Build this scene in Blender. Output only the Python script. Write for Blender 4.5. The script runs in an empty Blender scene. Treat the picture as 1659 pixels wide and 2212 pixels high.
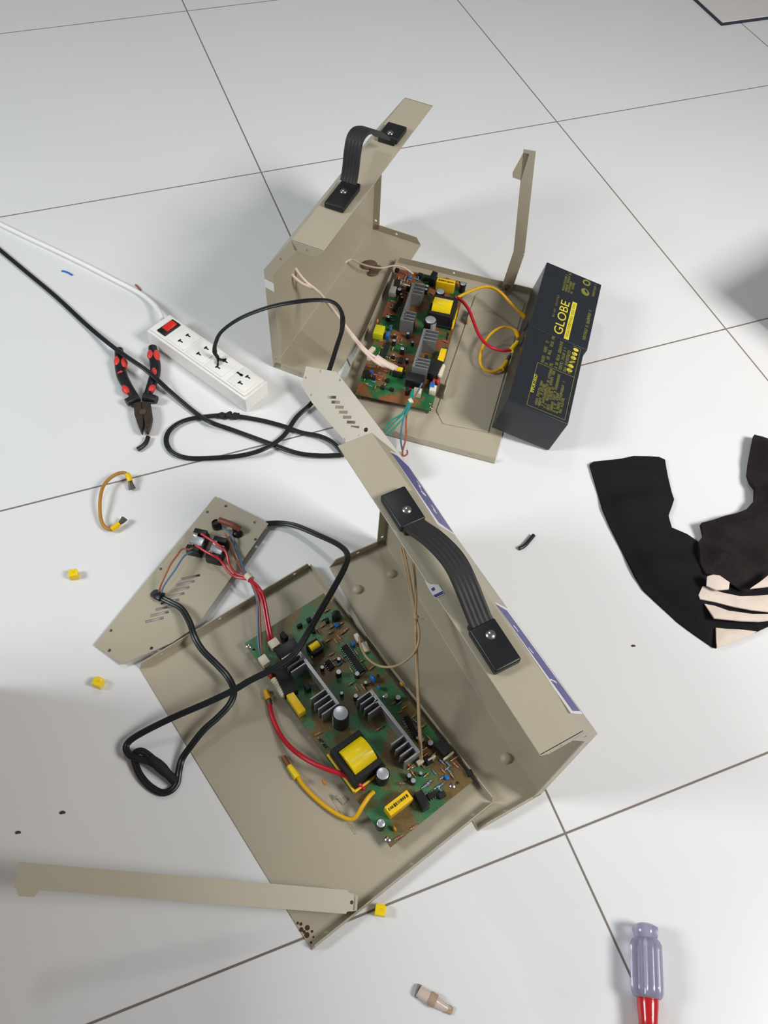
import bpy, bmesh, math, random
from mathutils import Vector, Matrix
random.seed(7)
SC = bpy.context.scene
COL = SC.collection
PI = math.pi
# ------------------------------------------------------------------ camera
CAM = Vector((-0.28663654, -1.28963628, 0.89281554))
RX = Vector((0.9372742626791488, -0.34489134896609563, 0.05066472073943254))
RY = Vector((-0.26302558402939547, -0.7950783505063312, -0.5465052229413063))
RZ = Vector((0.2287673461516159, 0.4988991621204413, -0.8359217232314688))
FPX, IW, IH = 1742.7654, 1659.0, 2212.0
cd = bpy.data.cameras.new('camera')
cam = bpy.data.objects.new('camera', cd); COL.objects.link(cam)
cd.sensor_fit = 'VERTICAL'; cd.sensor_height = 36.0; cd.lens = FPX / IH * 36.0
cd.clip_start = 0.02; cd.clip_end = 50
cam.matrix_world = Matrix(((RX.x, -RY.x, -RZ.x, CAM.x), (RX.y, -RY.y, -RZ.y, CAM.y), (RX.z, -RY.z, -RZ.z, CAM.z), (0, 0, 0, 1)))
SC.camera = cam
# ------------------------------------------------------------------ world, lights, exposure
SC.view_settings.view_transform = 'Standard'
SC.view_settings.look = 'None'
SC.view_settings.exposure = 0.0
SC.view_settings.gamma = 1.0
SC.view_settings.use_curve_mapping = False
wd = bpy.data.worlds.new('room_light'); SC.world = wd; wd.use_nodes = True
wd.node_tree.nodes['Background'].inputs[0].default_value = (0.92, 0.96, 1.0, 1)
wd.node_tree.nodes['Background'].inputs[1].default_value = 0.15


def area_light(name, loc, target, size, power, color, size_y=None, spread=180):
    l = bpy.data.lights.new(name, 'AREA'); l.spread = math.radians(spread); l.energy = power; l.color = color
    l.shape = 'RECTANGLE'; l.size = size; l.size_y = size_y or size
    o = bpy.data.objects.new(name, l); COL.objects.link(o)
    o.location = loc
    o.rotation_euler = (Vector(target) - Vector(loc)).to_track_quat('-Z', 'Y').to_euler()
    return o


area_light('window_light', (-1.85, -0.45, 1.45), (-0.2, -0.85, 0), 0.6, 27, (0.92, 0.97, 1.0), 0.6)
area_light('ceiling_light', (1.25, -2.05, 1.85), (0.55, -0.65, 0), 0.7, 14, (1.0, 0.975, 0.95), 0.7, 84)
area_light('ceiling_lamp', (0.06, 0.55, 2.4), (0.06, 0.4, 0), 0.3, 6.5, (1.0, 0.98, 0.95), 0.3)


# ------------------------------------------------------------------ projection helpers (photo pixel + height -> point in the room)
def ray(u, v):
    return RX * ((u - IW / 2) / FPX) + RY * ((v - IH / 2) / FPX) + RZ


def at(u, v, z=0.0):
    d = ray(u, v)
    return CAM + d * ((z - CAM.z) / d.z)


def atp(u, v, p0, n):
    d = ray(u, v)
    return CAM + d * ((p0 - CAM).dot(n) / d.dot(n))


# ------------------------------------------------------------------ materials
def lin(c):
    c = c / 255.0
    return c / 12.92 if c <= 0.04045 else ((c + 0.055) / 1.055) ** 2.4


def mat(name, rgb, rough=0.5, metal=0.0, var=0.06, scale=40.0, bump=0.0, bscale=400.0, trans=0.0, coat=0.0, spec=0.5, rgb2=None, sharp=False, ior=1.45):
    m = bpy.data.materials.new(name); m.use_nodes = True
    nt = m.node_tree; b = nt.nodes['Principled BSDF']
    c = tuple(lin(x) for x in rgb)
    tc = nt.nodes.new('ShaderNodeTexCoord')
    no = nt.nodes.new('ShaderNodeTexNoise'); no.inputs['Scale'].default_value = scale; no.inputs['Detail'].default_value = 4
    nt.links.new(tc.outputs['Object'], no.inputs['Vector'])
    mx = nt.nodes.new('ShaderNodeMix'); mx.data_type = 'RGBA'
    c2 = tuple(lin(x) for x in rgb2) if rgb2 else tuple(x * (1 - 2 * var) for x in c)
    c1 = c if rgb2 else tuple(min(1, x * (1 + var)) for x in c)
    mx.inputs[6].default_value = (*c1, 1); mx.inputs[7].default_value = (*c2, 1)
    if sharp:
        mr = nt.nodes.new('ShaderNodeMapRange'); mr.inputs[1].default_value = 0.48; mr.inputs[2].default_value = 0.56
        nt.links.new(no.outputs['Fac'], mr.inputs[0]); nt.links.new(mr.outputs[0], mx.inputs[0])
    else:
        nt.links.new(no.outputs['Fac'], mx.inputs[0])
    nt.links.new(mx.outputs[2], b.inputs['Base Color'])
    b.inputs['Roughness'].default_value = rough; b.inputs['Metallic'].default_value = metal
    b.inputs['IOR'].default_value = ior
    b.inputs['Specular IOR Level'].default_value = spec
    b.inputs['Transmission Weight'].default_value = trans
    b.inputs['Coat Weight'].default_value = coat
    if bump:
        n2 = nt.nodes.new('ShaderNodeTexNoise'); n2.inputs['Scale'].default_value = bscale; n2.inputs['Detail'].default_value = 3
        nt.links.new(tc.outputs['Object'], n2.inputs['Vector'])
        bp = nt.nodes.new('ShaderNodeBump'); bp.inputs['Strength'].default_value = bump; bp.inputs['Distance'].default_value = 0.001
        nt.links.new(n2.outputs['Fac'], bp.inputs['Height']); nt.links.new(bp.outputs[0], b.inputs['Normal'])
    return m


PAINT = mat('beige_enamel', (176, 167, 146), 0.42, var=0.03, scale=14, bump=0.12, bscale=900)
PAINT_LIGHT = mat('pale_enamel', (198, 190, 174), 0.45, var=0.03, scale=14, bump=0.12, bscale=900)
BLACK = mat('black_plastic', (26, 27, 30), 0.38, var=0.1)
BLACK_MATTE = mat('black_matte', (30, 30, 31), 0.75, var=0.15)
CORD = mat('black_cord', (27, 30, 33), 0.36, var=0.1)
STRAP = mat('ribbed_rubber', (44, 43, 43), 0.55, var=0.1)
CHROME = mat('chrome', (205, 200, 190), 0.22, 1.0, var=0.05)
STEEL = mat('dull_steel', (120, 112, 104), 0.4, 0.9, var=0.2, scale=150)
RUSTY = mat('rusty_steel', (92, 80, 72), 0.5, 0.7, var=0.35, scale=180, rgb2=(58, 44, 38))
ALU = mat('heat_sink_alloy', (178, 180, 184), 0.38, 0.75, var=0.06)
ALU_DUST = mat('dusty_alloy', (140, 141, 142), 0.6, 0.5, var=0.1)
YEL = mat('yellow_tape', (246, 214, 20), 0.28, var=0.05)
YEL_BOX = mat('yellow_case', (240, 196, 22), 0.35, var=0.04)
YEL_WIRE = mat('yellow_wire', (232, 178, 24), 0.38, var=0.06)
OCHRE = mat('ochre_wire', (178, 128, 44), 0.42, var=0.1)
RED_WIRE = mat('red_wire', (196, 30, 48), 0.33, var=0.05)
BLUE_WIRE = mat('blue_wire', (86, 116, 150), 0.45, var=0.1)
BROWN_WIRE = mat('brown_wire', (160, 88, 66), 0.45, var=0.1)
GREEN_WIRE = mat('green_wire', (22, 142, 118), 0.45, var=0.1)
PINK_WIRE = mat('blush_wire', (228, 205, 192), 0.45, var=0.05)
TAN_WIRE = mat('tan_wire', (186, 158, 118), 0.5, var=0.15, scale=120)
COPPER = mat('bare_copper', (150, 96, 66), 0.45, 0.6, var=0.2)
WHITE = mat('white_plastic', (238, 236, 230), 0.35, var=0.02)
WHITE_CORD = mat('white_cord', (244, 243, 240), 0.4, var=0.02)
CREAM = mat('cream_nylon', (222, 214, 190), 0.45, var=0.05)
RED_PL = mat('red_plastic', (216, 62, 56), 0.4, var=0.06)
RED_SW = mat('red_rocker', (214, 46, 40), 0.25, var=0.04)
SLOT = mat('dark_slot', (40, 36, 33), 0.7, var=0.1)
BATT = mat('battery_case', (38, 42, 48), 0.33, var=0.06, bump=0.1, bscale=1500)
INK_Y = mat('yellow_ink', (214, 198, 62), 0.5, var=0.04)
INK_D = mat('faded_yellow_ink', (132, 126, 58), 0.5, var=0.15, scale=300)
INK_BLUE = mat('blue_ink', (70, 70, 138), 0.4, var=0.06)
INK_WHITE = mat('white_sticker', (226, 224, 222), 0.45, var=0.03)
INK_BLACK = mat('black_ink', (40, 34, 14), 0.5)
BLUE_COMP = mat('blue_ceramic', (40, 110, 190), 0.4, var=0.1)
RED_COMP = mat('red_ceramic', (178, 52, 34), 0.45, var=0.1)
SILVER = mat('can_top', (196, 200, 204), 0.32, 0.6, var=0.05)
RES_TAN = mat('resistor_tan', (206, 160, 120), 0.5, var=0.3, scale=900, rgb2=(150, 84, 56), sharp=True)
RES_BLUE = mat('resistor_blue', (120, 170, 190), 0.45, var=0.2, scale=900, rgb2=(60, 100, 150), sharp=True)
RES_PINK = mat('resistor_pink', (214, 132, 120), 0.5, var=0.2, scale=900, rgb2=(130, 60, 50), sharp=True)
RES_ORANGE = mat('orange_ceramic', (206, 136, 50), 0.5, var=0.1)
LEADM = mat('tinned_lead', (190, 186, 172), 0.35, 0.8, var=0.1)
CLOTH = mat('black_cloth', (31, 30, 33), 0.95, var=0.15, scale=300, bump=0.5, bscale=2500, spec=0.15)
CLOTH_B = mat('brown_black_cloth', (44, 38, 38), 0.95, var=0.15, scale=200, bump=0.5, bscale=2500, spec=0.15)
CLOTH_W = mat('cream_cloth', (226, 210, 196), 0.9, var=0.06, scale=80, bump=0.4, bscale=2500, spec=0.2)
LILAC = mat('clear_lilac', (192, 188, 214), 0.16, var=0.02, trans=0.62, ior=1.47)
RED_CLEAR = mat('red_collar', (196, 32, 36), 0.2, var=0.05, coat=0.3)
HUSK = mat('pinkish_clear_sleeve', (246, 224, 210), 0.2, var=0.06, trans=0.35)
HUSK_D = mat('brownish_tape', (178, 152, 128), 0.45, var=0.15, scale=300)
RUST = mat('rust', (86, 54, 34), 0.9, var=0.3, scale=600)
MUD = mat('mud', (104, 84, 68), 0.9, var=0.3, scale=400)
NAVY = mat('dark_navy_edge', (44, 48, 66), 0.4, var=0.1)
PANELW = mat('white_laminate', (226, 220, 216), 0.3, var=0.02)

BLOCKER = mat('shade_block_brown', (150, 118, 84), 0.8, var=0.08, scale=30)  # brown for the unseen blocks added to shade the floor edges


def pcb_material(name, green, brown):
    m = bpy.data.materials.new(name); m.use_nodes = True
    nt = m.node_tree; b = nt.nodes['Principled BSDF']; N = nt.nodes.new; L = nt.links.new
    tc = N('ShaderNodeTexCoord')
    n1 = N('ShaderNodeTexNoise'); n1.inputs['Scale'].default_value = 26; n1.inputs['Detail'].default_value = 3
    L(tc.outputs['Object'], n1.inputs['Vector'])
    r1 = N('ShaderNodeMapRange'); r1.inputs[1].default_value = 0.44; r1.inputs[2].default_value = 0.54; L(n1.outputs['Fac'], r1.inputs[0])
    mx = N('ShaderNodeMix'); mx.data_type = 'RGBA'
    mx.inputs[6].default_value = (*[lin(x) for x in green], 1); mx.inputs[7].default_value = (*[lin(x) for x in brown], 1)
    L(r1.outputs[0], mx.inputs[0])
    # copper tracks showing through the lacquer
    v = N('ShaderNodeTexVoronoi'); v.inputs['Scale'].default_value = 330; v.distance = 'MANHATTAN'; v.feature = 'DISTANCE_TO_EDGE'
    L(tc.outputs['Object'], v.inputs['Vector'])
    r2 = N('ShaderNodeMapRange'); r2.inputs[1].default_value = 0.05; r2.inputs[2].default_value = 0.11; L(v.outputs['Distance'], r2.inputs[0])
    mx2 = N('ShaderNodeMix'); mx2.data_type = 'RGBA'; mx2.blend_type = 'MULTIPLY'; mx2.inputs[0].default_value = 0.22
    L(mx.outputs[2], mx2.inputs[6]); L(r2.outputs[0], mx2.inputs[7])
    L(mx2.outputs[2], b.inputs['Base Color'])
    b.inputs['Roughness'].default_value = 0.4
    return m


PCB = pcb_material('circuit_board_lacquer', (60, 120, 78), (116, 95, 56))
PCB_B = pcb_material('circuit_board_lacquer_rusty', (30, 104, 56), (140, 84, 52))


# ------------------------------------------------------------------ mesh helpers
def new_bm():
    return bmesh.new()


def frame(o, x, y, z):
    return Matrix(((x.x, y.x, z.x, o.x), (x.y, y.y, z.y, o.y), (x.z, y.z, z.z, o.z), (0, 0, 0, 1)))


def box(bm, M, sx, sy, sz, bev=0.0, seg=2):
    """box with its base centred on the frame origin"""
    r = bmesh.ops.create_cube(bm, size=1.0, matrix=M @ Matrix.Translation((0, 0, sz / 2)) @ Matrix.Diagonal((sx, sy, sz, 1)))
    if bev:
        es = list({e for v in r['verts'] for e in v.link_edges})
        bmesh.ops.bevel(bm, geom=es, offset=bev, segments=seg, affect='EDGES', profile=0.6)
    return r['verts']


def cyl(bm, p0, p1, r0, r1=None, seg=20, cap=True):
    p0, p1 = Vector(p0), Vector(p1)
    r1 = r0 if r1 is None else r1
    d = p1 - p0
    q = d.to_track_quat('Z', 'Y').to_matrix().to_4x4()
    bmesh.ops.create_cone(bm, cap_ends=cap, segments=seg, radius1=r0, radius2=r1, depth=d.length, matrix=Matrix.Translation((p0 + p1) / 2) @ q)


def ball(bm, p, r, sc=(1, 1, 1), seg=12):
    bmesh.ops.create_uvsphere(bm, u_segments=seg, v_segments=max(6, seg // 2 + 2), radius=r, matrix=Matrix.Translation(Vector(p)) @ Matrix.Diagonal((*sc, 1)))


def smooth_path(pts, n=6):
    pts = [Vector(p) for p in pts]
    if len(pts) < 3:
        return pts
    P = [2 * pts[0] - pts[1]] + pts + [2 * pts[-1] - pts[-2]]
    out = []
    for i in range(1, len(P) - 2):
        a, b, c, d = P[i - 1], P[i], P[i + 1], P[i + 2]
        for k in range(n):
            t = k / n
            out.append(0.5 * ((2 * b) + (c - a) * t + (2 * a - 5 * b + 4 * c - d) * t * t + (3 * b - a - 3 * c + d) * t ** 3))
    out.append(P[-2])
    return out


def tube(bm, pts, r, seg=10, flat=1.0, n=6, rf=None, twin=False, smooth=True):
    """round, flattened or twin-core cable swept along a smooth path; the wide side lies level"""
    pts = smooth_path(pts, n) if smooth else [Vector(p) for p in pts]
    rings = []
    side0 = None
    for i, p in enumerate(pts):
        t = (pts[min(i + 1, len(pts) - 1)] - pts[max(i - 1, 0)])
        if t.length < 1e-9:
            t = Vector((0, 0, 1))
        t.normalize()
        s = t.cross(Vector((0, 0, 1)))
        if s.length < 0.12:
            s = side0 if side0 else Vector((1, 0, 0))
        s = s - t * s.dot(t); s.normalize()
        if side0 and s.dot(side0) < 0:
            s = -s
        side0 = s
        u = s.cross(t)
        rr = r * (rf(i / (len(pts) - 1)) if rf else 1.0)
        ring = []
        for k in range(seg):
            a = 2 * PI * k / seg
            cx, cy = math.cos(a), math.sin(a)
            if twin:
                w = 1.0 - 0.38 * math.exp(-(cx / 0.22) ** 2)
                x, y = 1.9 * cx, cy * w
            else:
                x, y = cx * flat, cy
            ring.append(bm.verts.new(p + s * x * rr + u * y * rr))
        rings.append(ring)
    for a, b in zip(rings[:-1], rings[1:]):
        for k in range(seg):
            bm.faces.new((a[k], a[(k + 1) % seg], b[(k + 1) % seg], b[k]))
    bm.faces.new(rings[0][::-1]); bm.faces.new(rings[-1])


def lathe(bm, M, prof, seg=24, fl=None):
    """(radius, height) profile turned about the frame's z axis; fl(angle, radius, height) -> radius factor"""
    rings = []
    for r, h in prof:
        ring = []
        for k in range(seg):
            a = 2 * PI * k / seg
            q = r * (fl(a, r, h) if fl else 1)
            ring.append(bm.verts.new(M @ Vector((q * math.cos(a), q * math.sin(a), h))))
        rings.append(ring)
    for a, b in zip(rings[:-1], rings[1:]):
        for k in range(seg):
            bm.faces.new((a[k], a[(k + 1) % seg], b[(k + 1) % seg], b[k]))
    bm.faces.new(rings[0][::-1]); bm.faces.new(rings[-1])


def add_mesh(bm, me, M):
    me.transform(M)
    bm.from_mesh(me)
    bpy.data.meshes.remove(me)


def circle2(x, y, r, n=14, sx=1.0):
    return [(x + sx * r * math.cos(2 * PI * k / n), y + r * math.sin(2 * PI * k / n)) for k in range(n)]


def plate(bm, M, outer, th, holes=(), bev=0.0):
    """flat plate cut to an outline, with real holes; lies from z=0 to z=th in its frame"""
    cu = bpy.data.curves.new('outline', 'CURVE'); cu.dimensions = '2D'; cu.fill_mode = 'BOTH'
    cu.extrude = th / 2 - bev; cu.bevel_depth = bev; cu.offset = -bev
    for poly in [outer] + list(holes):
        sp = cu.splines.new('POLY'); sp.points.add(len(poly) - 1); sp.use_cyclic_u = True
        for p, q in zip(sp.points, poly):
            p.co = (q[0], q[1], 0, 1)
    o = bpy.data.objects.new('outline', cu)
    me = bpy.data.meshes.new_from_object(o)
    bpy.data.objects.remove(o); bpy.data.curves.remove(cu)
    add_mesh(bm, me, M @ Matrix.Translation((0, 0, th / 2)))


def text(bm, M, body, size, th=0.0002, align='LEFT', sx=1.0, shear=0.0):
    cu = bpy.data.curves.new('lettering', 'FONT'); cu.body = body; cu.size = size; cu.extrude = th / 2; cu.shear = shear
    cu.align_x = align; cu.resolution_u = 3
    o = bpy.data.objects.new('lettering', cu)
    me = bpy.data.meshes.new_from_object(o)
    bpy.data.objects.remove(o); bpy.data.curves.remove(cu)
    add_mesh(bm, me, M @ Matrix.Translation((0, 0, th / 2)) @ Matrix.Diagonal((sx, 1, 1, 1)))


ROOTM = {}


def obj(name, bm, m, parent=None, local=False, bevel=0.0, smooth=True, kind=None, label=None):
    me = bpy.data.meshes.new(name)
    bmesh.ops.recalc_face_normals(bm, faces=bm.faces)
    if parent is not None and not local:
        bmesh.ops.transform(bm, matrix=ROOTM[parent.name].inverted(), verts=bm.verts)
    elif parent is None:
        c = Vector((sum(v.co.x for v in bm.verts), sum(v.co.y for v in bm.verts), 0)) / max(1, len(bm.verts))
        c.z = min(v.co.z for v in bm.verts)
        bmesh.ops.translate(bm, vec=-c, verts=bm.verts)
    bm.to_mesh(me); bm.free()
    for q in (m if isinstance(m, (list, tuple)) else [m]):
        me.materials.append(q)
    if smooth:
        for p in me.polygons:
            p.use_smooth = True
        me.set_sharp_from_angle(angle=math.radians(38))
    o = bpy.data.objects.new(name, me); COL.objects.link(o)
    if parent is not None:
        o.parent = parent; ROOTM[o.name] = ROOTM[parent.name]
    else:
        o.location = c; ROOTM[o.name] = Matrix.Translation(c)
    if bevel:
        md = o.modifiers.new('bevel', 'BEVEL'); md.width = bevel; md.segments = 2; md.limit_method = 'ANGLE'; md.angle_limit = math.radians(40)
    if kind:
        o['kind'] = kind
    if label:
        o['label'] = label
    return o


def tag(o, label, cat, group=None):
    o['label'] = label; o['category'] = cat
    if group:
        o['group'] = group
    return o


def thing(name, label, cat, loc, group=None, M=None):
    o = bpy.data.objects.new(name, None); COL.objects.link(o)
    o.empty_display_size = 0.02
    M = M if M is not None else Matrix.Translation(Vector(loc))
    o.matrix_world = M; ROOTM[o.name] = M.copy()
    return tag(o, label, cat, group)


def dup(root, M, label, swap=None):
    r = root.copy(); COL.objects.link(r); r.matrix_world = M; r['label'] = label; ROOTM[r.name] = M.copy()

    def cp(ch, par):
        c = ch.copy(); COL.objects.link(c); c.parent = par; ROOTM[c.name] = M.copy()
        if swap and ch.data and ch.data.materials and ch.data.materials[0] in swap:
            c.data = ch.data.copy(); c.data.materials[0] = swap[ch.data.materials[0]]
        for g in list(ch.children):
            cp(g, c)
    for ch in list(root.children):
        cp(ch, r)
    return r


def plane_frame(p0, px, py):
    """frame on a tilted plane: x toward px, z up"""
    x = (px - p0).normalized(); z = x.cross(py - p0).normalized()
    if z.z < 0:
        z = -z
    return frame(p0, x, z.cross(x), z)


def on_plane(M, u, v):
    """photo pixel -> 2-D point on a frame's plane"""
    q = M.inverted() @ atp(u, v, M.translation, M.to_3x3() @ Vector((0, 0, 1)))
    return (q.x, q.y)


# ------------------------------------------------------------------ floor
def build_floor():
    bm = new_bm()
    box(bm, Matrix.Translation((0.1, -0.7, -0.02)), 5.0, 5.0, 0.02)
    m = bpy.data.materials.new('glazed_floor_tiles'); m.use_nodes = True
    nt = m.node_tree; b = nt.nodes['Principled BSDF']; N = nt.nodes.new; L = nt.links.new
    geo = N('ShaderNodeNewGeometry')
    sp = N('ShaderNodeSeparateXYZ'); L(geo.outputs['Position'], sp.inputs[0])
    nz = N('ShaderNodeTexNoise'); nz.inputs['Scale'].default_value = 9; nz.inputs['Detail'].default_value = 2; L(geo.outputs['Position'], nz.inputs['Vector'])

    def mth(op, a, bb=None):
        n = N('ShaderNodeMath'); n.operation = op
        if isinstance(a, (int, float)):
            n.inputs[0].default_value = a
        else:
            L(a, n.inputs[0])
        if bb is not None:
            if isinstance(bb, (int, float)):
                n.inputs[1].default_value = bb
            else:
                L(bb, n.inputs[1])
        return n.outputs[0]

    def dist(axis):
        s = mth('ADD', mth('DIVIDE', axis, 0.6), 100.5)
        return mth('MULTIPLY', mth('ABSOLUTE', mth('SUBTRACT', mth('FRACT', s), 0.5)), 0.6)
    d = mth('MINIMUM', dist(sp.outputs[0]), dist(sp.outputs[1]))
    mr = N('ShaderNodeMapRange'); mr.inputs[1].default_value = 0.0008; mr.inputs[2].default_value = 0.0015; L(d, mr.inputs[0])
    # grout stained unevenly
    g = N('ShaderNodeMix'); g.data_type = 'RGBA'; g.inputs[6].default_value = (0.13, 0.095, 0.07, 1); g.inputs[7].default_value = (0.27, 0.23, 0.2, 1)
    n3 = N('ShaderNodeTexNoise'); n3.inputs['Scale'].default_value = 3.5; L(geo.outputs['Position'], n3.inputs['Vector']); L(n3.outputs['Fac'], g.inputs[0])
    # faint cloudy veins of the glaze
    n2 = N('ShaderNodeTexNoise'); n2.inputs['Scale'].default_value = 3.2; n2.inputs['Detail'].default_value = 6; n2.inputs['Distortion'].default_value = 1.2
    L(geo.outputs['Position'], n2.inputs['Vector'])
    t = N('ShaderNodeMix'); t.data_type = 'RGBA'; t.inputs[6].default_value = (0.80, 0.80, 0.795, 1); t.inputs[7].default_value = (0.74, 0.745, 0.75, 1)
    L(n2.outputs['Fac'], t.inputs[0])
    mx = N('ShaderNodeMix'); mx.data_type = 'RGBA'; L(mr.outputs[0], mx.inputs[0]); L(g.outputs[2], mx.inputs[6]); L(t.outputs[2], mx.inputs[7])
    L(mx.outputs[2], b.inputs['Base Color'])
    rr = N('ShaderNodeMapRange'); rr.inputs[3].default_value = 0.8; rr.inputs[4].default_value = 0.3; L(mr.outputs[0], rr.inputs[0]); L(rr.outputs[0], b.inputs['Roughness'])
    bp = N('ShaderNodeBump'); bp.inputs['Distance'].default_value = 0.001; bp.inputs['Strength'].default_value = 0.6
    L(mr.outputs[0], bp.inputs['Height']); L(bp.outputs[0], b.inputs['Normal'])
    o = obj('floor', bm, m, smooth=False, kind='structure')
    return o


build_floor()


# ------------------------------------------------------------------ sheet-metal covers with carrying handles
def sheet(bm, prof, e, n, u0, u1, th, prof0=None):
    """folded sheet: (n, z) profile run along direction e, thickness to the inside"""
    P = lambda u, a, z: bm.verts.new(e * u + n * a + Vector((0, 0, z)))
    far = [P(u0, a, z) for a, z in (prof0 or prof)]
    near = [P(u1, a, z) for a, z in prof]
    fs = [bm.faces.new((far[i], far[i + 1], near[i + 1], near[i])) for i in range(len(prof) - 1)]
    for f in fs:
        f.normal_update()
    if fs[0].normal.z < 0:
        for f in fs:
            f.normal_flip()
    bmesh.ops.solidify(bm, geom=fs, thickness=th)


def cover(label, ang, u0, u1, prof, handle_px, strap_px, cap_up, screw_px, prof0=None):
    e = Vector((math.cos(math.radians(ang)), math.sin(math.radians(ang)), 0)); n = Vector((-e.y, e.x, 0))
    UP = Vector((0, 0, 1))
    root = thing('metal_cover', label, 'cover', e * (u0 + u1) / 2 + n * prof[-2][0])
    bm = new_bm(); sheet(bm, prof, e, n, u0, u1, 0.0012, prof0)
    shell = obj('shell', bm, PAINT, root, bevel=0.0008)
    # screw flanges folded inward round both ends
    W = 0.013
    for uu, s, pr in ((u0, 1, prof0 or prof), (u1, -1, prof)):
        c = [Vector((a, z)) for a, z in pr]
        bm = new_bm()
        for i in range(2 if prof0 and s > 0 else 0, len(c) - 1):
            a, b = c[i], c[i + 1]
            d = (b - a).normalized(); nn = Vector((d.y, -d.x))
            cen = Vector((-0.29, 0.12)) if False else Vector((sum(p.x for p in c) / len(c) - 0.02, 0.11))
            if nn.dot(cen - (a + b) / 2) < 0:
                nn = -nn
            ln = (b - a).length
            ka = 0.3 if i > 0 else 0.9
            kb = 0.3 if i < len(c) - 2 else 0.7
            pl = [(0, 0), (ln, 0), (ln - kb * W, W), (ka * W, W)]
            hs = [circle2(ln * 0.5 if ln < 0.1 else 0.02, W * 0.5, 0.0022)]
            if ln > 0.1:
                hs.append(circle2(ln - 0.02, W * 0.5, 0.0022))
            X = n * d.x + UP * d.y; Y = n * nn.x + UP * nn.y; Z = X.cross(Y)
            O = e * (uu if s * Z.dot(e) > 0 else uu + s * 0.0012) + n * a.x + UP * a.y
            plate(bm, frame(O, X, Y, Z), pl, 0.0012, hs)
        obj('end_flange', bm, PAINT, root)
    # carrying handle
    zt = prof[0][1]
    mid = e * (u0 + u1) / 2 + n * (prof[0][0] + prof[1][0]) / 2 + UP * zt
    hb = new_bm()
    pts = [atp(q[0], q[1], mid, n) if len(q) == 2 else at(*q) for q in strap_px]
    ribs = 5
    wid = 0.0228
    P = smooth_path(pts, 8)
    prev = None
    sect = []
    for k in range(31):
        x = -wid / 2 + wid * k / 30
        edge = abs(k - 15) / 15
        sect.append((x, 0.0021 + 0.0007 * abs(math.sin(PI * ribs * k / 30)) - (0.0016 if edge > 0.96 else 0)))
    for k in range(30, -1, -1):
        sect.append((-wid / 2 + wid * k / 30, -0.0014))
    for i, p in enumerate(P):
        t = (P[min(i + 1, len(P) - 1)] - P[max(i - 1, 0)]).normalized()
        upv = n.cross(t) if n.cross(t).z > 0 or abs(t.z) > 0.9 else -n.cross(t)
        if prev is not None and False:
            pass
        upv = t.cross(n) if t.cross(n).z > 0 else -t.cross(n)
        ring = [hb.verts.new(p + n * x + upv * y) for x, y in sect]
        if prev:
            m_ = len(ring)
            for k in range(m_):
                hb.faces.new((prev[k], prev[(k + 1) % m_], ring[(k + 1) % m_], ring[k]))
        else:
            hb.faces.new(ring[::-1])
        prev = ring
    hb.faces.new(prev)
    strap = obj('handle_strap', hb, STRAP, root)
    for (quad, scr) in zip(handle_px, screw_px):
        q = [at(u, v, zt + cap_up) for u, v in quad]
        us = [(p.dot(e)) for p in q]; ns = [p.dot(n) for p in q]
        ul, uh = sorted(us)[0:2], sorted(us)[2:4]
        ua, ub = sum(ul) / 2, sum(uh) / 2
        nl = sum(sorted(ns)[0:2]) / 2; nh = sum(sorted(ns)[2:4]) / 2
        bm = new_bm()
        Mx = frame(e * (ua + ub) / 2 + n * (nl + nh) / 2 + UP * (zt + 0.0002), e, n, UP)
        box(bm, Mx, ub - ua, nh - nl, cap_up, 0.0022, 3)
        # raised shoulder where the strap enters
        towards = 1 if (pts[len(pts) // 2] - Mx.translation).dot(e) > 0 else -1
        box(bm, Mx @ Matrix.Translation((towards * ((ub - ua) / 2 + 0.001), 0, 0)), 0.008, (nh - nl) * 0.86, cap_up * 0.85, 0.0015, 2)
        cap = obj('end_cap', bm, BLACK, strap)
        s = at(*scr, zt + cap_up)
        bm = new_bm()
        lathe(bm, frame(s, e, n, UP), [(0.0048, -0.001), (0.0048, 0.0004), (0.004, 0.0014), (0.0022, 0.0021), (0.0004, 0.0024)], 18)
        obj('screw', bm, CHROME, strap)
    return root, e, n


# upper unit's cover, standing on its narrow bottom
c1_prof = [(-0.329, 0.243), (-0.285, 0.243), (-0.242, 0.181), (-0.243, 0.0), (-0.334, 0.0)]
C1, E1, N1 = cover('beige sheet-metal cover standing beside the upper circuit board, narrow top strip with raised black handle', 46, -0.410, -0.052, c1_prof,
                   [[(701, 436), (740, 385), (776, 404), (741, 452)], [(820, 283), (841, 261), (878, 275), (854, 309)]],
                   [(752, 394), (755, 380), (758, 360), (761, 330), (767, 300), (779, 284), (795, 281), (808, 285), (818, 291), (826, 297)], 0.008,
                   [(742, 413), (843, 287)])
bm = new_bm()
plate(bm, frame(E1 * -0.4108 + N1 * -0.2425 + Vector((0, 0, 0.150)), N1, Vector((0, 0, 1)), N1.cross(Vector((0, 0, 1)))), [(-0.013, 0), (0, 0.003), (0, 0.017), (-0.013, 0.014)], 0.0003)
obj('sticker', bm, INK_WHITE, C1)
# dried mud plug inside the foot of the cover
bm = new_bm()
for (u, v, r) in ((797, 572, 0.012), (812, 580, 0.009), (806, 590, 0.008)):
    p = at(u, v, 0.003); ball(bm, p, r, (1.2, 0.9, 0.35))
obj('mud_plug', bm, MUD, C1, label='brown dried mud plug')

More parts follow.
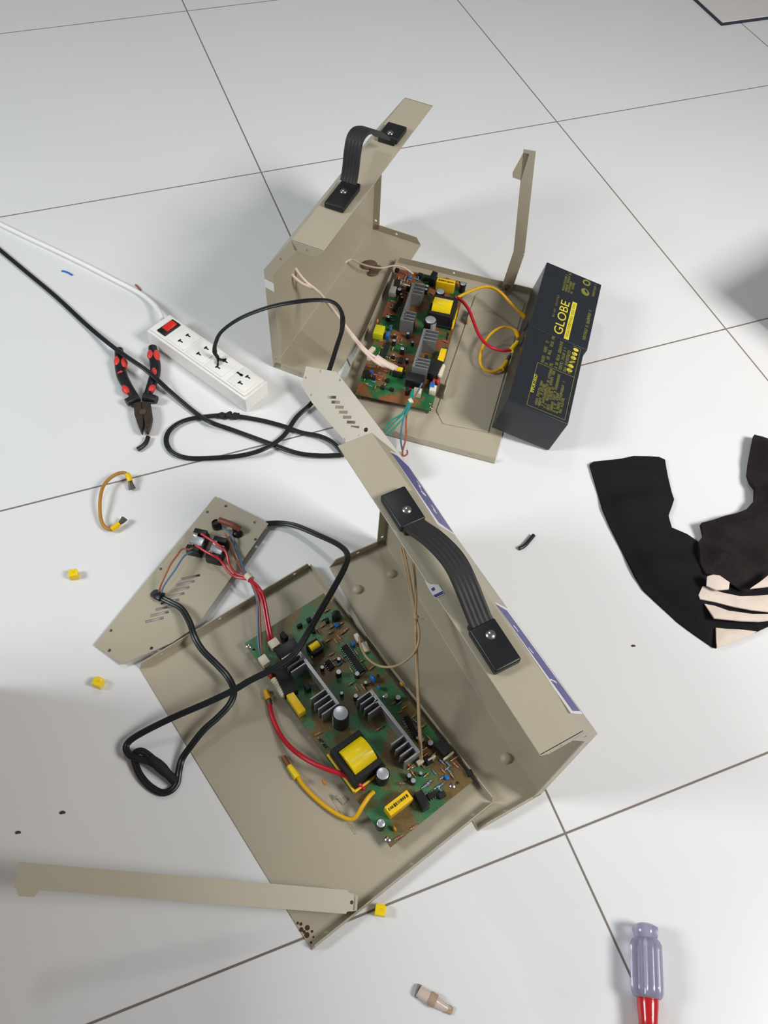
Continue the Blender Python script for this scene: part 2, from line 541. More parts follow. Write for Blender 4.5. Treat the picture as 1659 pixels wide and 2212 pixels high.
# lower unit's cover with the blue stickers
c2_far = [(-0.2375, 0.243), (-0.1985, 0.243), (-0.1675, 0.193), (-0.168, 0.0), (-0.249, 0.0)]
c2_prof = [(-0.231, 0.243), (-0.187, 0.243), (-0.156, 0.193), (-0.168, 0.0), (-0.249, 0.0)]
C2, E2, N2 = cover('beige sheet-metal cover with blue stickers and ribbed black handle, standing beside the lower circuit board', -82, 0.786, 1.143, c2_prof,
                   [[(821, 1068), (873, 1051), (922, 1116), (866, 1142)], [(1013, 1364), (1066, 1330), (1127, 1423), (1073, 1452)]],
                   [(884, 1118, .247), (897, 1136, .250), (932, 1161, .261), (964, 1191, .268), (988, 1223, .270), (1008, 1266, .266), (1025, 1308, .257), (1038, 1340, .250), (1050, 1362, .247)], 0.009,
                   [(879, 1101), (1060, 1371)], c2_far)
UPV = Vector((0, 0, 1))
# stickers on the sloping shoulder
sh0 = E2 * 0.786 + N2 * -0.1985 + UPV * 0.243
sx = (E2 * 0.357 + N2 * 0.0115).normalized(); sy = (N2 * 0.031 + UPV * -0.050); sy = (sy - sx * sy.dot(sx)).normalized()


def on_shoulder(px, lift=0.0003):
    out = []
    for u, v in px:
        p = atp(u, v, sh0, sx.cross(sy))
        out.append(((p - sh0).dot(sx), (p - sh0).dot(sy)))
    return out


SHF = frame(sh0, sx, sy, sx.cross(sy))
zs = 1 if sx.cross(sy).z > 0 else -1
for blue, border in (([(845, 979), (857, 985), (882, 1009), (978, 1151), (947, 1129)], [(842, 974), (858, 981), (885, 1007), (984, 1157), (944, 1133)]),
                     ([(1072, 1307), (1094, 1320), (1252, 1537), (1236, 1536)], [(1068, 1301), (1096, 1315), (1258, 1543), (1233, 1541)])):
    bm = new_bm(); plate(bm, SHF @ Matrix.Translation((0, 0, 0.0001 if zs > 0 else -0.0004)), on_shoulder(border), 0.0003)
    st = obj('sticker', bm, INK_WHITE, C2)
    bm = new_bm(); plate(bm, SHF @ Matrix.Translation((0, 0, 0.0004 if zs > 0 else -0.0007)), on_shoulder(blue), 0.0003)
    obj('blue_panel', bm, INK_BLUE, st)
    if blue[0][0] < 900:
        marks = [[(899, 1040), (907, 1053), (903, 1050), (909, 1060)], [(908, 1062), (915, 1068), (918, 1072), (911, 1066)], [(930, 1092), (938, 1104), (934, 1101), (942, 1111)]]
    else:
        marks = [[(1107, 1352), (1112, 1358), (1118, 1366)], [(1187, 1469), (1194, 1472), (1200, 1476)], [(1140, 1400), (1146, 1408), (1150, 1412)]]
    for mk in marks:
        q = on_shoulder(mk)
        bm = new_bm(); tube(bm, [SHF @ Vector((a, b, 0.0008 * zs)) for a, b in q], 0.0006, 6)
        obj('pen_stroke', bm, INK_WHITE, st)
# torn label on the top strip
bm = new_bm()
plate(bm, Matrix.Translation((0, 0, 0.2432)), [at(u, v, 0.2433).to_2d()[:] for u, v in [(917, 1254), (930, 1262), (948, 1263), (960, 1283), (940, 1293), (927, 1273)]], 0.0003)
st = obj('torn_label', bm, INK_WHITE, C2)
bm = new_bm()
plate(bm, Matrix.Translation((0, 0, 0.2435)), [at(u, v, 0.2436).to_2d()[:] for u, v in [(936, 1286), (955, 1277), (958, 1282), (940, 1291)]], 0.0003)
plate(bm, Matrix.Translation((0, 0, 0.2435)), [at(u, v, 0.2436).to_2d()[:] for u, v in [(931, 1272), (937, 1268), (940, 1274), (934, 1277)]], 0.0003)
obj('print', bm, INK_BLUE, st)
for (u, v) in ((773, 1273), (845, 1239), (1094, 1638)):
    bm = new_bm(); p = at(u, v, 0.002)
    lathe(bm, Matrix.Translation((p.x, p.y, 0.001)), [(0.0066, 0), (0.006, 0.0022), (0.004, 0.0042), (0.0014, 0.005)], 18)
    obj('rivet', bm, PAINT, C2)


# ------------------------------------------------------------------ shallow base trays with battery straps
def tray(label, A, B, D, t=0.0012, h=0.0125):
    x = (B - A).normalized(); yv = (D - A); yv = (yv - x * yv.dot(x)); L1 = (B - A).length; L2 = yv.length; y = yv.normalized()
    z = x.cross(y); sg = 1
    if z.z < 0:
        # keep a right-handed frame with z up: swap axes
        x, y = y, x; L1, L2 = L2, L1
    M = frame(Vector((A.x, A.y, 0.0002)), x, y, Vector((0, 0, 1)))
    root = thing('base_tray', label, 'tray', None, M=M)
    return root, M, L1, L2


def rim(bm, M, p, q, h, t, holes=()):
    p, q = Vector((*p, 0)), Vector((*q, 0))
    d = (q - p).normalized()
    ln = (q - p).length
    X = M.to_3x3() @ d; Z = M.to_3x3() @ Vector((d.y, -d.x, 0)); Y = Vector((0, 0, 1))
    O = M @ p
    plate(bm, frame(O, X, Y, X.cross(Y)), [(0, 0), (ln, 0), (ln - 0.004, h), (0.004, h)], t, [circle2(a * ln, h * 0.55, 0.002) for a in holes])


# lower tray
A2, B2, D2 = at(300, 1440, 0.006), at(669, 1214, 0.012), at(675, 2048, 0.0)
A2.z = B2.z = 0
T2, TM2, TL2, TW2 = tray('large beige tray on the floor at bottom centre, carrying the lower circuit board', A2, B2, D2)
bm = new_bm()
box(bm, TM2 @ Matrix.Translation((TL2 / 2, TW2 / 2, 0)), TL2, TW2, 0.0012)
obj('tray_plate', bm, PAINT, T2)
# x runs A->D (long), y runs A->B (short)
for p, q, hs in (((0, 0), (0, TW2), (0.12, 0.45, 0.9)), ((0, TW2), (TL2, TW2), ()), ((TL2, 0), (TL2, TW2), (0.1, 0.55, 0.9))):
    bm = new_bm(); rim(bm, TM2, p, q, 0.0125, 0.0012, hs); obj('rim', bm, PAINT, T2)
bm = new_bm()
for (u, v, r) in ((650, 1996, .0016), (664, 2004, .0026), (663, 2020, .0028), (651, 2008, .0022), (657, 2013, .0016), (674, 2012, .0014), (672, 2036, .0012), (643, 1994, .0014), (677, 2024, .001)):
    p = at(u, v, 0.0014); cyl(bm, p, p + Vector((0, 0, 0.0003)), r, r * 0.8, 9)
obj('rust_spot', bm, RUST, T2)
# slim bracket standing out of the tray corner
b0 = at(742, 1948, 0.022); b1 = at(36, 1890, 0.105)
ax = (b1 - b0).normalized()
wv = (at(752, 1930, 0.022) - at(740, 1968, 0.022)); wv = (wv - ax * wv.dot(ax)).normalized()
nz = ax.cross(wv)
if nz.z < 0:
    nz = -nz; 
BM = frame(b0, ax, nz.cross(ax), nz)
ln = (b1 - b0).length
hw = 0.0105
sgn = 1 if on_plane(BM, 50, 1920)[1] > 0 else -1
bm = new_bm()
outl = [(-0.012, -0.008), (-0.004, -hw * .9), (0.0, -hw), (ln, -hw), (ln, hw), (0.0, hw), (-0.004, hw * .8), (-0.012, 0.008)]
tabp = on_plane(BM, 57, 1926)
if sgn > 0:
    outl = [(-0.014, -0.007), (-0.004, -hw * .8), (-0.003, -hw), (ln + 0.001, -hw), (ln - 0.001, hw), (ln - 0.002, hw), (ln - 0.006, hw + 0.006), (ln - 0.019, hw + 0.006), (ln - 0.022, hw), (-0.003, hw), (-0.004, hw * .8), (-0.014, 0.007)]
else:
    outl = [(-0.014, -0.007), (-0.004, -hw * .8), (-0.003, -hw), (ln - 0.022, -hw), (ln - 0.019, -hw - 0.006), (ln - 0.006, -hw - 0.006), (ln - 0.002, -hw), (ln - 0.001, -hw), (ln + 0.001, hw), (-0.003, hw), (-0.004, hw * .8), (-0.014, 0.007)]
plate(bm, BM, outl, 0.0014, [circle2(-0.008, 0.0, 0.0018)])
# foot folded down on to the tray
box(bm, frame(Vector((b0.x, b0.y, 0.0014)) - Vector((ax.x, ax.y, 0)) * 0.012, Vector((ax.x, ax.y, 0)).normalized(), Vector((-ax.y, ax.x, 0)).normalized(), Vector((0, 0, 1))), 0.0014, 0.014, 0.02)
obj('strap_bracket', bm, PAINT, T2)
# bent retaining clip beside the board
bm = new_bm()
cp = [at(u, v, 0.0014) for u, v in ((712, 1718), (740, 1760), (768, 1802))]
tube(bm, cp, 0.0011, 6)
tube(bm, [at(719, 1728, .002), at(728, 1719, .009), at(736, 1722, .009), at(741, 1738, .002)], 0.0009, 6)
obj('retaining_clip', bm, PAINT, T2)

# upper tray
xN = Vector((math.cos(math.radians(53.5)), math.sin(math.radians(53.5)), 0)); wN = Vector((-xN.y, xN.x, 0))
o1 = Vector((0.131, -0.730, 0.0))
TM1 = frame(o1 + Vector((0, 0, 0.0002)), xN, wN, Vector((0, 0, 1)))
T1 = thing('base_tray', 'beige tray carrying the upper circuit board, its right edge under the black batteries', 'tray', None, M=TM1)
TL1, TW1 = 0.357, 0.241
bm = new_bm(); box(bm, TM1 @ Matrix.Translation((TL1 / 2, TW1 / 2, 0)), TL1, TW1, 0.0012)
plate(bm, TM1 @ Matrix.Translation((0, 0, 0.001)), [(0.05, 0.02), (0.33, 0.02), (0.33, 0.095), (0.32, 0.1), (0.065, 0.1), (0.045, 0.085)], 0.002, bev=0.0008)
obj('tray_plate', bm, PAINT, T1)
for p, q, hs in (((0, 0), (0, TW1), (0.15, 0.52)), ((TL1, TW1), (TL1, 0), (0.4, 0.75)), ((0, TW1), (TL1, TW1), ())):
    bm = new_bm(); rim(bm, TM1, p, q, 0.0125, 0.0012, hs); obj('rim', bm, PAINT, T1)
for (u, v) in ((1012, 690), (962, 850)):
    bm = new_bm(); p = at(u, v, 0.0014)
    box(bm, frame(p, xN, wN, Vector((0, 0, 1))), 0.028, 0.0014, 0.014); obj('retaining_tab', bm, PAINT, T1)
# upright bracket
p0 = at(1097, 616, 0.012); p1 = at(1121, 546, 0.075); p2 = at(1144, 325, 0.238)
wd_ = (at(1157, 331, 0.238) - at(1133, 324, 0.238)).normalized()
bm = new_bm()


def strip3(bm, pts, w, hw, t=0.0014):
    for a, b in zip(pts[:-1], pts[1:]):
        d = (b - a).normalized(); ww = (w - d * w.dot(d)).normalized()
        plate(bm, frame(a, d, ww, d.cross(ww)), [(0, -hw), ((b - a).length, -hw), ((b - a).length, hw), (0, hw)], t)


strip3(bm, [p0, p1, p2], wd_, 0.0088)
d = (p2 - p1).normalized(); ww = (wd_ - d * wd_.dot(d)).normalized()
lnu = (p2 - p1).length
plate(bm, frame(p1, d, ww, d.cross(ww)), [(lnu * 0.72, -0.008), (lnu * 0.735, -0.021), (lnu * 0.78, -0.0215), (lnu * 0.97, -0.0088), (lnu * 0.97, 0.0)], 0.0014)
box(bm, frame(Vector((p0.x, p0.y, 0.0014)), wd_, Vector((-wd_.y, wd_.x, 0)).normalized(), Vector((0, 0, 1))), 0.0175, 0.0014, 0.013)
obj('strap_bracket', bm, PAINT, T1)
bm = new_bm(); pp = at(1094, 618, 0.013); cyl(bm, pp - Vector((0, 0, 0.004)), pp + Vector((0.001, -0.002, 0.001)), 0.004, seg=12); obj('screw', bm, STEEL, T1)

# ------------------------------------------------------------------ the circuit board (built once, copied for the other unit)
K2, L2c, M2c, N2c = at(531, 1390, 0.0148), at(699, 1283, 0.0148), at(1030, 1680, 0.0148), at(832, 1835, 0.0148)
bx = ((N2c - K2) + (M2c - L2c)).normalized()
by = Vector((-bx.y, bx.x, 0))
cen = (K2 + L2c + M2c + N2c) / 4
BLn, BWd = 0.279, 0.112
PM2 = frame(cen - bx * BLn / 2 - by * BWd / 2, bx, by, Vector((0, 0, 1)))
PI2 = PM2.inverted()
BOARD = thing('circuit_board', 'green and brown circuit board on the lower tray, with bright silver heat sinks', 'circuit board', None, group=None, M=PM2)
I4 = Matrix.Identity(4)


def lp(u, v, h=0.0):
    """pixel of a point h above the board -> board-local x, y"""
    q = PI2 @ at(u, v, PM2.translation.z + h)
    return Vector((q.x, q.y, 0))


def part(name, bm, m, parent=None, **k):
    return obj(name, bm, m, parent or BOARD, local=True, **k)


bm = new_bm()
holes = [circle2(*lp(u, v)[:2], 0.0022) for u, v in ((548, 1404), (665, 1570), (817, 1460), (988, 1692))]
plate(bm, Matrix.Translation((0, 0, -0.0016)), [(0, 0), (BLn, 0), (BLn, BWd), (0, BWd)], 0.0016, holes)
part('board', bm, PCB)
for (x, y) in ((0.006, 0.006), (0.006, BWd - 0.006), (BLn - 0.006, 0.006), (BLn - 0.006, BWd - 0.006)):
    bm = new_bm(); cyl(bm, (x, y, -0.0122), (x, y, -0.0016), 0.0025, seg=10); part('standoff', bm, STEEL)
for (u, v) in ((537, 1395), (838, 1813), (978, 1697), (833, 1503)):
    bm = new_bm(); p = lp(u, v, 0.001)
    lathe(bm, Matrix.Translation(p), [(0.0032, 0), (0.0031, 0.001), (0.002, 0.0017), (0.0004, 0.0019)], 12); part('screw', bm, CHROME)


def heat_sink(p0, p1, fins, fl, h):
    """comb-shaped extrusion: a spine with two groups of fins"""
    a, b = lp(*p0, h), lp(*p1, h)
    bm = new_bm()
    x0, x1 = min(a.x, b.x), max(a.x, b.x); y = (a.y + b.y) / 2
    ln = x1 - x0
    box(bm, Matrix.Translation(((x0 + x1) / 2, y, 0.0005)), ln, 0.0038, h - 0.0005)
    for f in fins:
        box(bm, Matrix.Translation((x0 + f * ln, y - fl / 2, 0.0005)), 0.0017, fl, h - 0.0005)
    cyl(bm, (x0 + fins[2] * ln, y - 0.003, 0.001), (x0 + fins[2] * ln, y - 0.003, h), 0.0022, seg=10)
    return part('heat_sink', bm, ALU, bevel=0.0003)


HS_F = (0.012, 0.085, 0.165, 0.245, 0.72, 0.81, 0.90, 0.988)
heat_sink((641, 1401), (731, 1521), HS_F, 0.021, 0.026)
heat_sink((801, 1489), (904, 1626), HS_F, 0.0185, 0.026)


def can(name, u, v, r, h, sleeve=BLACK, top=SILVER):
    p = lp(u, v, h)
    bm = new_bm()
    lathe(bm, Matrix.Translation(p), [(r * 0.98, 0), (r, 0.001), (r, h - 0.0008), (r * 0.93, h), (r * 0.84, h)], 22)
    o = part(name, bm, sleeve)
    if top is not None:
        bm = new_bm(); lathe(bm, Matrix.Translation(p + Vector((0, 0, h - 0.0002))), [(r * 0.86, 0), (r * 0.86, 0.0003), (r * 0.8, 0.0005)], 22)
        part('can_top', bm, top, o)
    return o, p


o, p = can('capacitor', 736, 1540, 0.0092, 0.034)
bm = new_bm()
for a0 in range(6):
    a = math.radians(195 + a0 * 12); a2 = math.radians(195 + (a0 + 1) * 12)
    r = 0.00935
    vs = [bm.verts.new(p + Vector((r * math.cos(q), r * math.sin(q), hh))) for q, hh in ((a, 0.002), (a2, 0.002), (a2, 0.033), (a, 0.033))]
    bm.faces.new(vs)
part('polarity_stripe', bm, SILVER, o)
o, p = can('capacitor', 827, 1671, 0.0074, 0.024)
can('capacitor', 823, 1778, 0.0050, 0.016)
can('buzzer', 726, 1326, 0.0053, 0.011, BLACK, None)
for (u, v, r, h) in ((731.6, 1451, .0034, .011), (771.5, 1455, .0031, .010), (732, 1423, .0024, .008), (768.7, 1503, .0028, .010), (860, 1506, .0034, .008), (930, 1604, .0036, .010), (884, 1675, .0027, .009), (893, 1686, .0031, .010), (696, 1441, .0024, .008), (738, 1497, .0022, .007), (790, 1474, .0022, .008), (902, 1594, .0022, .007), (912, 1598, .0024, .008), (909, 1670, .0022, .007)):
    can('capacitor', u, v, r, h)

# main transformer: ferrite core round a yellow taped winding
tq = [lp(*q, 0.026) for q in ((735, 1622), (780, 1594), (812, 1636), (767, 1669))]
tc_ = sum(tq, Vector()) / 4
bm = new_bm()
lnx, lny, hh = 0.037, 0.030, 0.031
for s in (-1, 1):
    box(bm, Matrix.Translation((tc_.x + s * 0.0185, tc_.y, 0.004)), 0.0062, 0.034, 0.021, 0.0006, 1)
box(bm, Matrix.Translation((tc_.x, tc_.y - 0.018, 0.002)), 0.044, 0.006, 0.022, 0.0006, 1)
box(bm, Matrix.Translation((tc_.x, tc_.y, 0.0002)), 0.046, 0.042, 0.0045, 0.0004, 1)
tf = part('transformer', bm, BLACK_MATTE)
bm = new_bm()
lathe(bm, Matrix.Translation((tc_.x, tc_.y + 0.0145, 0.0178)) @ Matrix.Rotation(PI / 2, 4, 'X') @ Matrix.Diagonal((1, 0.93, 1, 1)), [(0.0158, 0.0), (0.0163, 0.0006), (0.0163, 0.0284), (0.0158, 0.029)], 36)
part('winding', bm, YEL, tf)
bm = new_bm()
for i in range(9):
    box(bm, Matrix.Translation((tc_.x + 0.0035, tc_.y - 0.0105 + i * 0.0024, 0.0326)), 0.0022 + 0.0012 * random.random(), 0.0007, 0.0003)
part('lettering', bm, INK_WHITE, tf)
for s in (-1, 1):
    bm = new_bm(); box(bm, Matrix.Translation((tc_.x + s * 0.0188, tc_.y + 0.001, 0.0212)), 0.005, 0.012, 0.0022, 0.0009, 2); part('clip', bm, CREAM, tf)
bm = new_bm()
for (a, b) in (((-0.0245, -0.022), (0.0245, -0.022)), ((0.0245, -0.022), (0.0245, 0.02))):
    cyl(bm, (tc_.x + a[0], tc_.y + a[1], 0.0045), (tc_.x + b[0], tc_.y + b[1], 0.0045), 0.0016, seg=8)
part('insulating_tape', bm, YEL_BOX, tf)


def cuboid(name, quad, h, m, shrink=1.0, bev=0.0006, z0=0.0002, parent=None, ang=None):
    q = [lp(u, v, h) for u, v in quad]
    c = sum(q, Vector()) / len(q)
    d1 = ((q[1] - q[0]) + (q[2] - q[3])) / 2; d2 = ((q[3] - q[0]) + (q[2] - q[1])) / 2
    a = math.atan2(d1.y, d1.x)
    bm = new_bm()
    box(bm, Matrix.Translation((c.x, c.y, z0)) @ Matrix.Rotation(a, 4, 'Z'), d1.length * shrink, d2.length * shrink, h - z0, bev, 2)
    return part(name, bm, m, parent), c, a, d1.length, d2.length


# yellow relay with printed top
rl, c, a, l1, l2 = cuboid('relay', ((829.5, 1743), (878.6, 1706.6), (893, 1724), (845, 1762.5)), 0.018, YEL_BOX)
bm = new_bm()
x = -l1 * 0.42
while x < l1 * 0.42:
    w = random.choice((0.0005, 0.0009, 0.0013)); hgt = l2 * random.uniform(0.22, 0.34)
    box(bm, Matrix.Translation((c.x, c.y, 0.0181)) @ Matrix.Rotation(a, 4, 'Z') @ Matrix.Translation((x, 0.0006, 0)), w, hgt, 0.0002); x += w + 0.0007
part('lettering', bm, INK_BLACK, rl)
cuboid('film_capacitor', ((618, 1501), (633, 1493), (660, 1533), (646, 1544)), 0.013, YEL_BOX)
# choke: black core with white winding
ck, c, a, l1, l2 = cuboid('choke', ((594, 1449), (622, 1438), (643, 1490), (614, 1502)), 0.014, BLACK_MATTE)
bm = new_bm()
q = [lp(591, 1466, 0.012), lp(600, 1482, 0.012), lp(612, 1498, 0.012)]
for i in range(8):
    p = q[0].lerp(q[2], i / 7)
    ball(bm, (p.x, p.y, 0.008), 0.0042, (0.55, 1.0, 1.1), 10)
part('winding', bm, CREAM, ck)
bm = new_bm(); p = lp(581, 1456, 0.006); ball(bm, (p.x, p.y, 0.006), 0.0055, (1.0, 0.5, 1)); part('varistor', bm, RED_COMP)
bm = new_bm(); p = lp(590, 1448, 0.006); ball(bm, (p.x, p.y, 0.006), 0.005, (1.0, 0.5, 1)); part('varistor', bm, RED_COMP)
cuboid('relay', ((592, 1403), (632, 1378), (652, 1398), (612, 1424)), 0.016, BLACK)
cuboid('relay', ((897, 1712), (912, 1704), (930, 1740), (913, 1750)), 0.015, BLACK)
cuboid('relay', ((605, 1368), (612, 1362), (622, 1374), (614, 1381)), 0.010, BLACK_MATTE)
# small transformer near the connectors
st_, c, a, l1, l2 = cuboid('small_transformer', ((660, 1392), (683, 1378), (700, 1400), (677, 1414)), 0.011, BLACK_MATTE)
bm = new_bm(); lathe(bm, Matrix.Translation((c.x - 0.0005, c.y + 0.006, 0.0095)) @ Matrix.Rotation(PI / 2, 4, 'X'), [(0.0042, 0), (0.0046, 0.0004), (0.0046, 0.0116), (0.0042, 0.012)], 22); part('winding', bm, YEL, st_)
cuboid('insulating_strip', ((671, 1418), (698, 1401), (700, 1404), (673, 1421)), 0.004, YEL)
# connectors
for quad in (((578, 1386), (597, 1375), (604, 1390), (588, 1402)), ((559, 1420), (575, 1410), (580, 1430), (566, 1440))):
    cuboid('connector', quad, 0.010, CREAM)
cuboid('connector', ((899, 1644), (913, 1636), (916, 1645), (903, 1654)), 0.007, CREAM)
cuboid('connector', ((764, 1370), (773, 1366), (780, 1382), (772, 1386)), 0.007, WHITE)
cuboid('connector', ((779, 1385), (792, 1388), (798, 1402), (787, 1412)), 0.005, CREAM)
# chips with rows of tinned legs


def chip(p0, p1, w):
    a, b = lp(*p0, 0.004), lp(*p1, 0.004)
    c = (a + b) / 2; ln = (b - a).length; ang = math.atan2(b.y - a.y, b.x - a.x)
    M = Matrix.Translation(c) @ Matrix.Rotation(ang, 4, 'Z')
    bm = new_bm(); box(bm, M @ Matrix.Translation((0, 0, 0.0008)), ln, w, 0.0032, 0.0003, 1)
    o = part('chip', bm, BLACK_MATTE)
    bm = new_bm(); k = int(ln / 0.00254)
    for s in (-1, 1):
        for i in range(k):
            box(bm, M @ Matrix.Translation((-ln / 2 + (i + 0.5) * ln / k, s * (w / 2 + 0.0006), 0)), 0.0008, 0.0012, 0.0026)
    part('leg_row', bm, LEADM, o)


chip((743, 1394), (783, 1450), 0.0075)
chip((877, 1546), (899, 1590), 0.0065)
chip((706, 1427), (718, 1442), 0.0065)
chip((925, 1722), (945, 1711), 0.006)
# blue discs and trimmers
for (u, v, r) in ((806, 1466, 0.0048), (819, 1485, 0.003)):
    bm = new_bm(); p = lp(u, v, 0.006); ball(bm, (p.x, p.y, 0.0055), r, (1.1, 0.55, 1.0)); part('ceramic_disc', bm, BLUE_COMP)
for (u, v) in ((762, 1390), (727, 1349), (966, 1679)):
    cuboid('trimmer', ((u - 5, v - 2), (u + 2, v - 6), (u + 6, v + 2), (u - 1, v + 6)), 0.005, BLUE_COMP)
# dark power parts and odds along the board
for quad, h in ((((951, 1598), (972, 1620), (960, 1632), (938, 1608)), 0.012), (((917, 1640), (929, 1632), (936, 1643), (924, 1651)), 0.009), (((1008, 1665), (1018, 1660), (1024, 1672), (1013, 1677)), 0.006),
                (((664, 1470), (672, 1484), (664, 1490), (655, 1476)), 0.012), (((944, 1715), (958, 1707), (966, 1717), (952, 1725)), 0.006), (((640, 1350), (650, 1345), (654, 1349), (643, 1355)), 0.006),
                (((661, 1336), (670, 1332), (674, 1338), (665, 1343)), 0.006), (((672, 1358), (680, 1356), (682, 1364), (674, 1366)), 0.006), (((702, 1336), (710, 1334), (712, 1341), (704, 1343)), 0.007)):
    cuboid('transistor', quad, h, BLACK_MATTE)
for quad, h in ((((923, 1640), (940, 1630), (942, 1633), (926, 1644)), 0.010), (((957, 1638), (979, 1622), (981, 1625), (960, 1642)), 0.006)):
    cuboid('shunt_bar', quad, h, CREAM)
for (u, v) in ((868, 1478), (700, 1690), (852, 1790), (905, 1625), (880, 1650)):
    bm = new_bm(); p = lp(u, v, 0.004); ball(bm, (p.x, p.y, 0.0042), 0.0035, (1.0, 0.5, 1.0)); part('ceramic_disc', bm, RES_ORANGE)

# axial parts: tan, blue and pink resistors with bent leads
zones = [((640, 1340), 0.05), ]
taken = []


def axial(x, y, ang, m, ln=0.0062, r=0.0011, z=0.0016):
    M = Matrix.Translation((x, y, z)) @ Matrix.Rotation(ang, 4, 'Z')
    bm = new_bm()
    lathe(bm, M @ Matrix.Rotation(PI / 2, 4, 'Y') @ Matrix.Translation((0, 0, -ln / 2)), [(r * 0.75, 0), (r, 0.0006), (r, 0.0016), (r * 0.82, 0.002), (r * 0.82, ln - 0.002), (r, ln - 0.0016), (r, ln - 0.0006), (r * 0.75, ln)], 9)
    o = part('resistor', bm, m)
    bm = new_bm()
    for s in (-1, 1):
        tube(bm, [M @ Vector((s * ln * 0.5, 0, 0)), M @ Vector((s * (ln * 0.5 + 0.002), 0, 0)), M @ Vector((s * (ln * 0.5 + 0.0026), 0, -z))], 0.00035, 5, n=2)
    part('lead', bm, LEADM, o)


# fixed, individually placed ones from what the photo shows
for (u, v, a, m, ln) in ((820, 1573, 1.45, RES_PINK, .008), (945, 1622, 0.1, RES_PINK, .009), (981, 1639, 1.5, RES_PINK, .006), (985, 1653, 0.15, RES_PINK, .007), (861, 1809, 1.4, RES_PINK, .007), (894, 1787, 1.4, RES_PINK, .006),
                         (959, 1678, 1.45, RES_BLUE, .007), (969, 1664, 0.2, RES_BLUE, .006), (968, 1650, 0.2, RES_BLUE, .006), (954, 1645, 0.2, RES_BLUE, .006), (920, 1697, 1.45, RES_BLUE, .007), (952, 1707, 0.2, RES_BLUE, .007),
                         (867, 1692, 0.9, RES_PINK, .005), (686, 1585, 1.3, RES_TAN, .006), (694, 1600, 0.2, BLACK, .006), (702, 1611, 0.2, BLACK, .006), (880, 1568, 1.4, RES_TAN, .005), (897, 1557, 0.2, RES_BLUE, .005), (865, 1537, 1.4, RES_TAN, .005)):
    p = lp(u, v, 0.0016); axial(p.x, p.y, a, m, ln)
rz = [(0.018, 0.072, 0.062, 0.106, 20), (0.07, 0.07, 0.13, 0.105, 16), (0.16, 0.09, 0.235, 0.106, 16), (0.225, 0.055, 0.262, 0.1, 18)]
spots = []
for (x0, y0, x1, y1, cnt) in rz:
    k = 0; tries = 0
    while k < cnt and tries < 900:
        tries += 1
        x, y = random.uniform(x0, x1), random.uniform(y0, y1)
        if any(abs(x - a) < 0.007 and abs(y - b) < 0.0042 for a, b in spots):
            continue
        spots.append((x, y)); k += 1
        axial(x, y, random.choice((0.0, PI / 2, PI / 2)) + random.uniform(-0.08, 0.08), random.choice((RES_TAN, RES_TAN, RES_BLUE, RES_PINK, RES_ORANGE)), random.uniform(0.0042, 0.0058), 0.00095)

# upper unit's board: the same board turned round
K1, L1c, M1c, N1c = at(930, 888, 0.0175), at(766, 854, 0.0175), at(861, 574, 0.0175), at(1012, 605, 0.0175)
bx1 = ((N1c - K1) + (M1c - L1c)).normalized(); by1 = Vector((-bx1.y, bx1.x, 0))
cen1 = (K1 + L1c + M1c + N1c) / 4
PM1 = frame(cen1 - bx1 * BLn / 2 - by1 * BWd / 2, bx1, by1, Vector((0, 0, 1)))
PM1.translation.z = PM2.translation.z
BOARD1 = dup(BOARD, PM1, 'green and rust-brown circuit board on the upper tray, with dusty grey heat sinks', {PCB: PCB_B, ALU: ALU_DUST})

for nm, m_, px, h, (lx, ly) in (('film_capacitor', mat('lime_yellow_case', (214, 214, 36), 0.35), (819, 712), 0.012, (0.020, 0.015)), ('film_capacitor', YEL_BOX, (964, 691), 0.012, (0.009, 0.023)), ('ceramic_disc', BLUE_COMP, (838, 722), 0.009, (0.008, 0.006)),
                                ('ceramic_disc', BLUE_COMP, (934, 831), 0.010, (0.011, 0.007)), ('cement_resistor', mat('grey_cement', (150, 150, 140), 0.7), (851, 618), 0.010, (0.032, 0.010))):
    q = at(*px, PM1.translation.z + h)
    bm = new_bm(); box(bm, frame(Vector((q.x, q.y, PM1.translation.z + 0.0003)), bx1, by1, Vector((0, 0, 1))), lx, ly, h, 0.0012, 2)
    obj(nm, bm, m_, BOARD1)

# ------------------------------------------------------------------ batteries leaning on the tray edge
Rn, Rf = at(1233, 920, 0.064), at(1303, 612, 0.064)
Ln_, Lf = at(1099, 870, 0.082), at(1180, 572, 0.082)
be = ((Rf - Rn) + (Lf - Ln_)).normalized(); be.z = 0; be.normalize()
bw = ((Ln_ - Rn) + (Lf - Rf)) / 2
bw = (bw - be * bw.dot(be)); BWID = bw.length; bw.normalize()
bz = be.cross(bw)
BLEN = 0.5 * ((Rf - Rn).dot(be) + (Lf - Ln_).dot(be)) / 2
BTM = frame((Rn + Ln_) / 2 - bw * BWID / 2, be, bw, bz)   # top face, origin near right corner
BTM.translation = Rn - be * 0.0
THK = 0.064


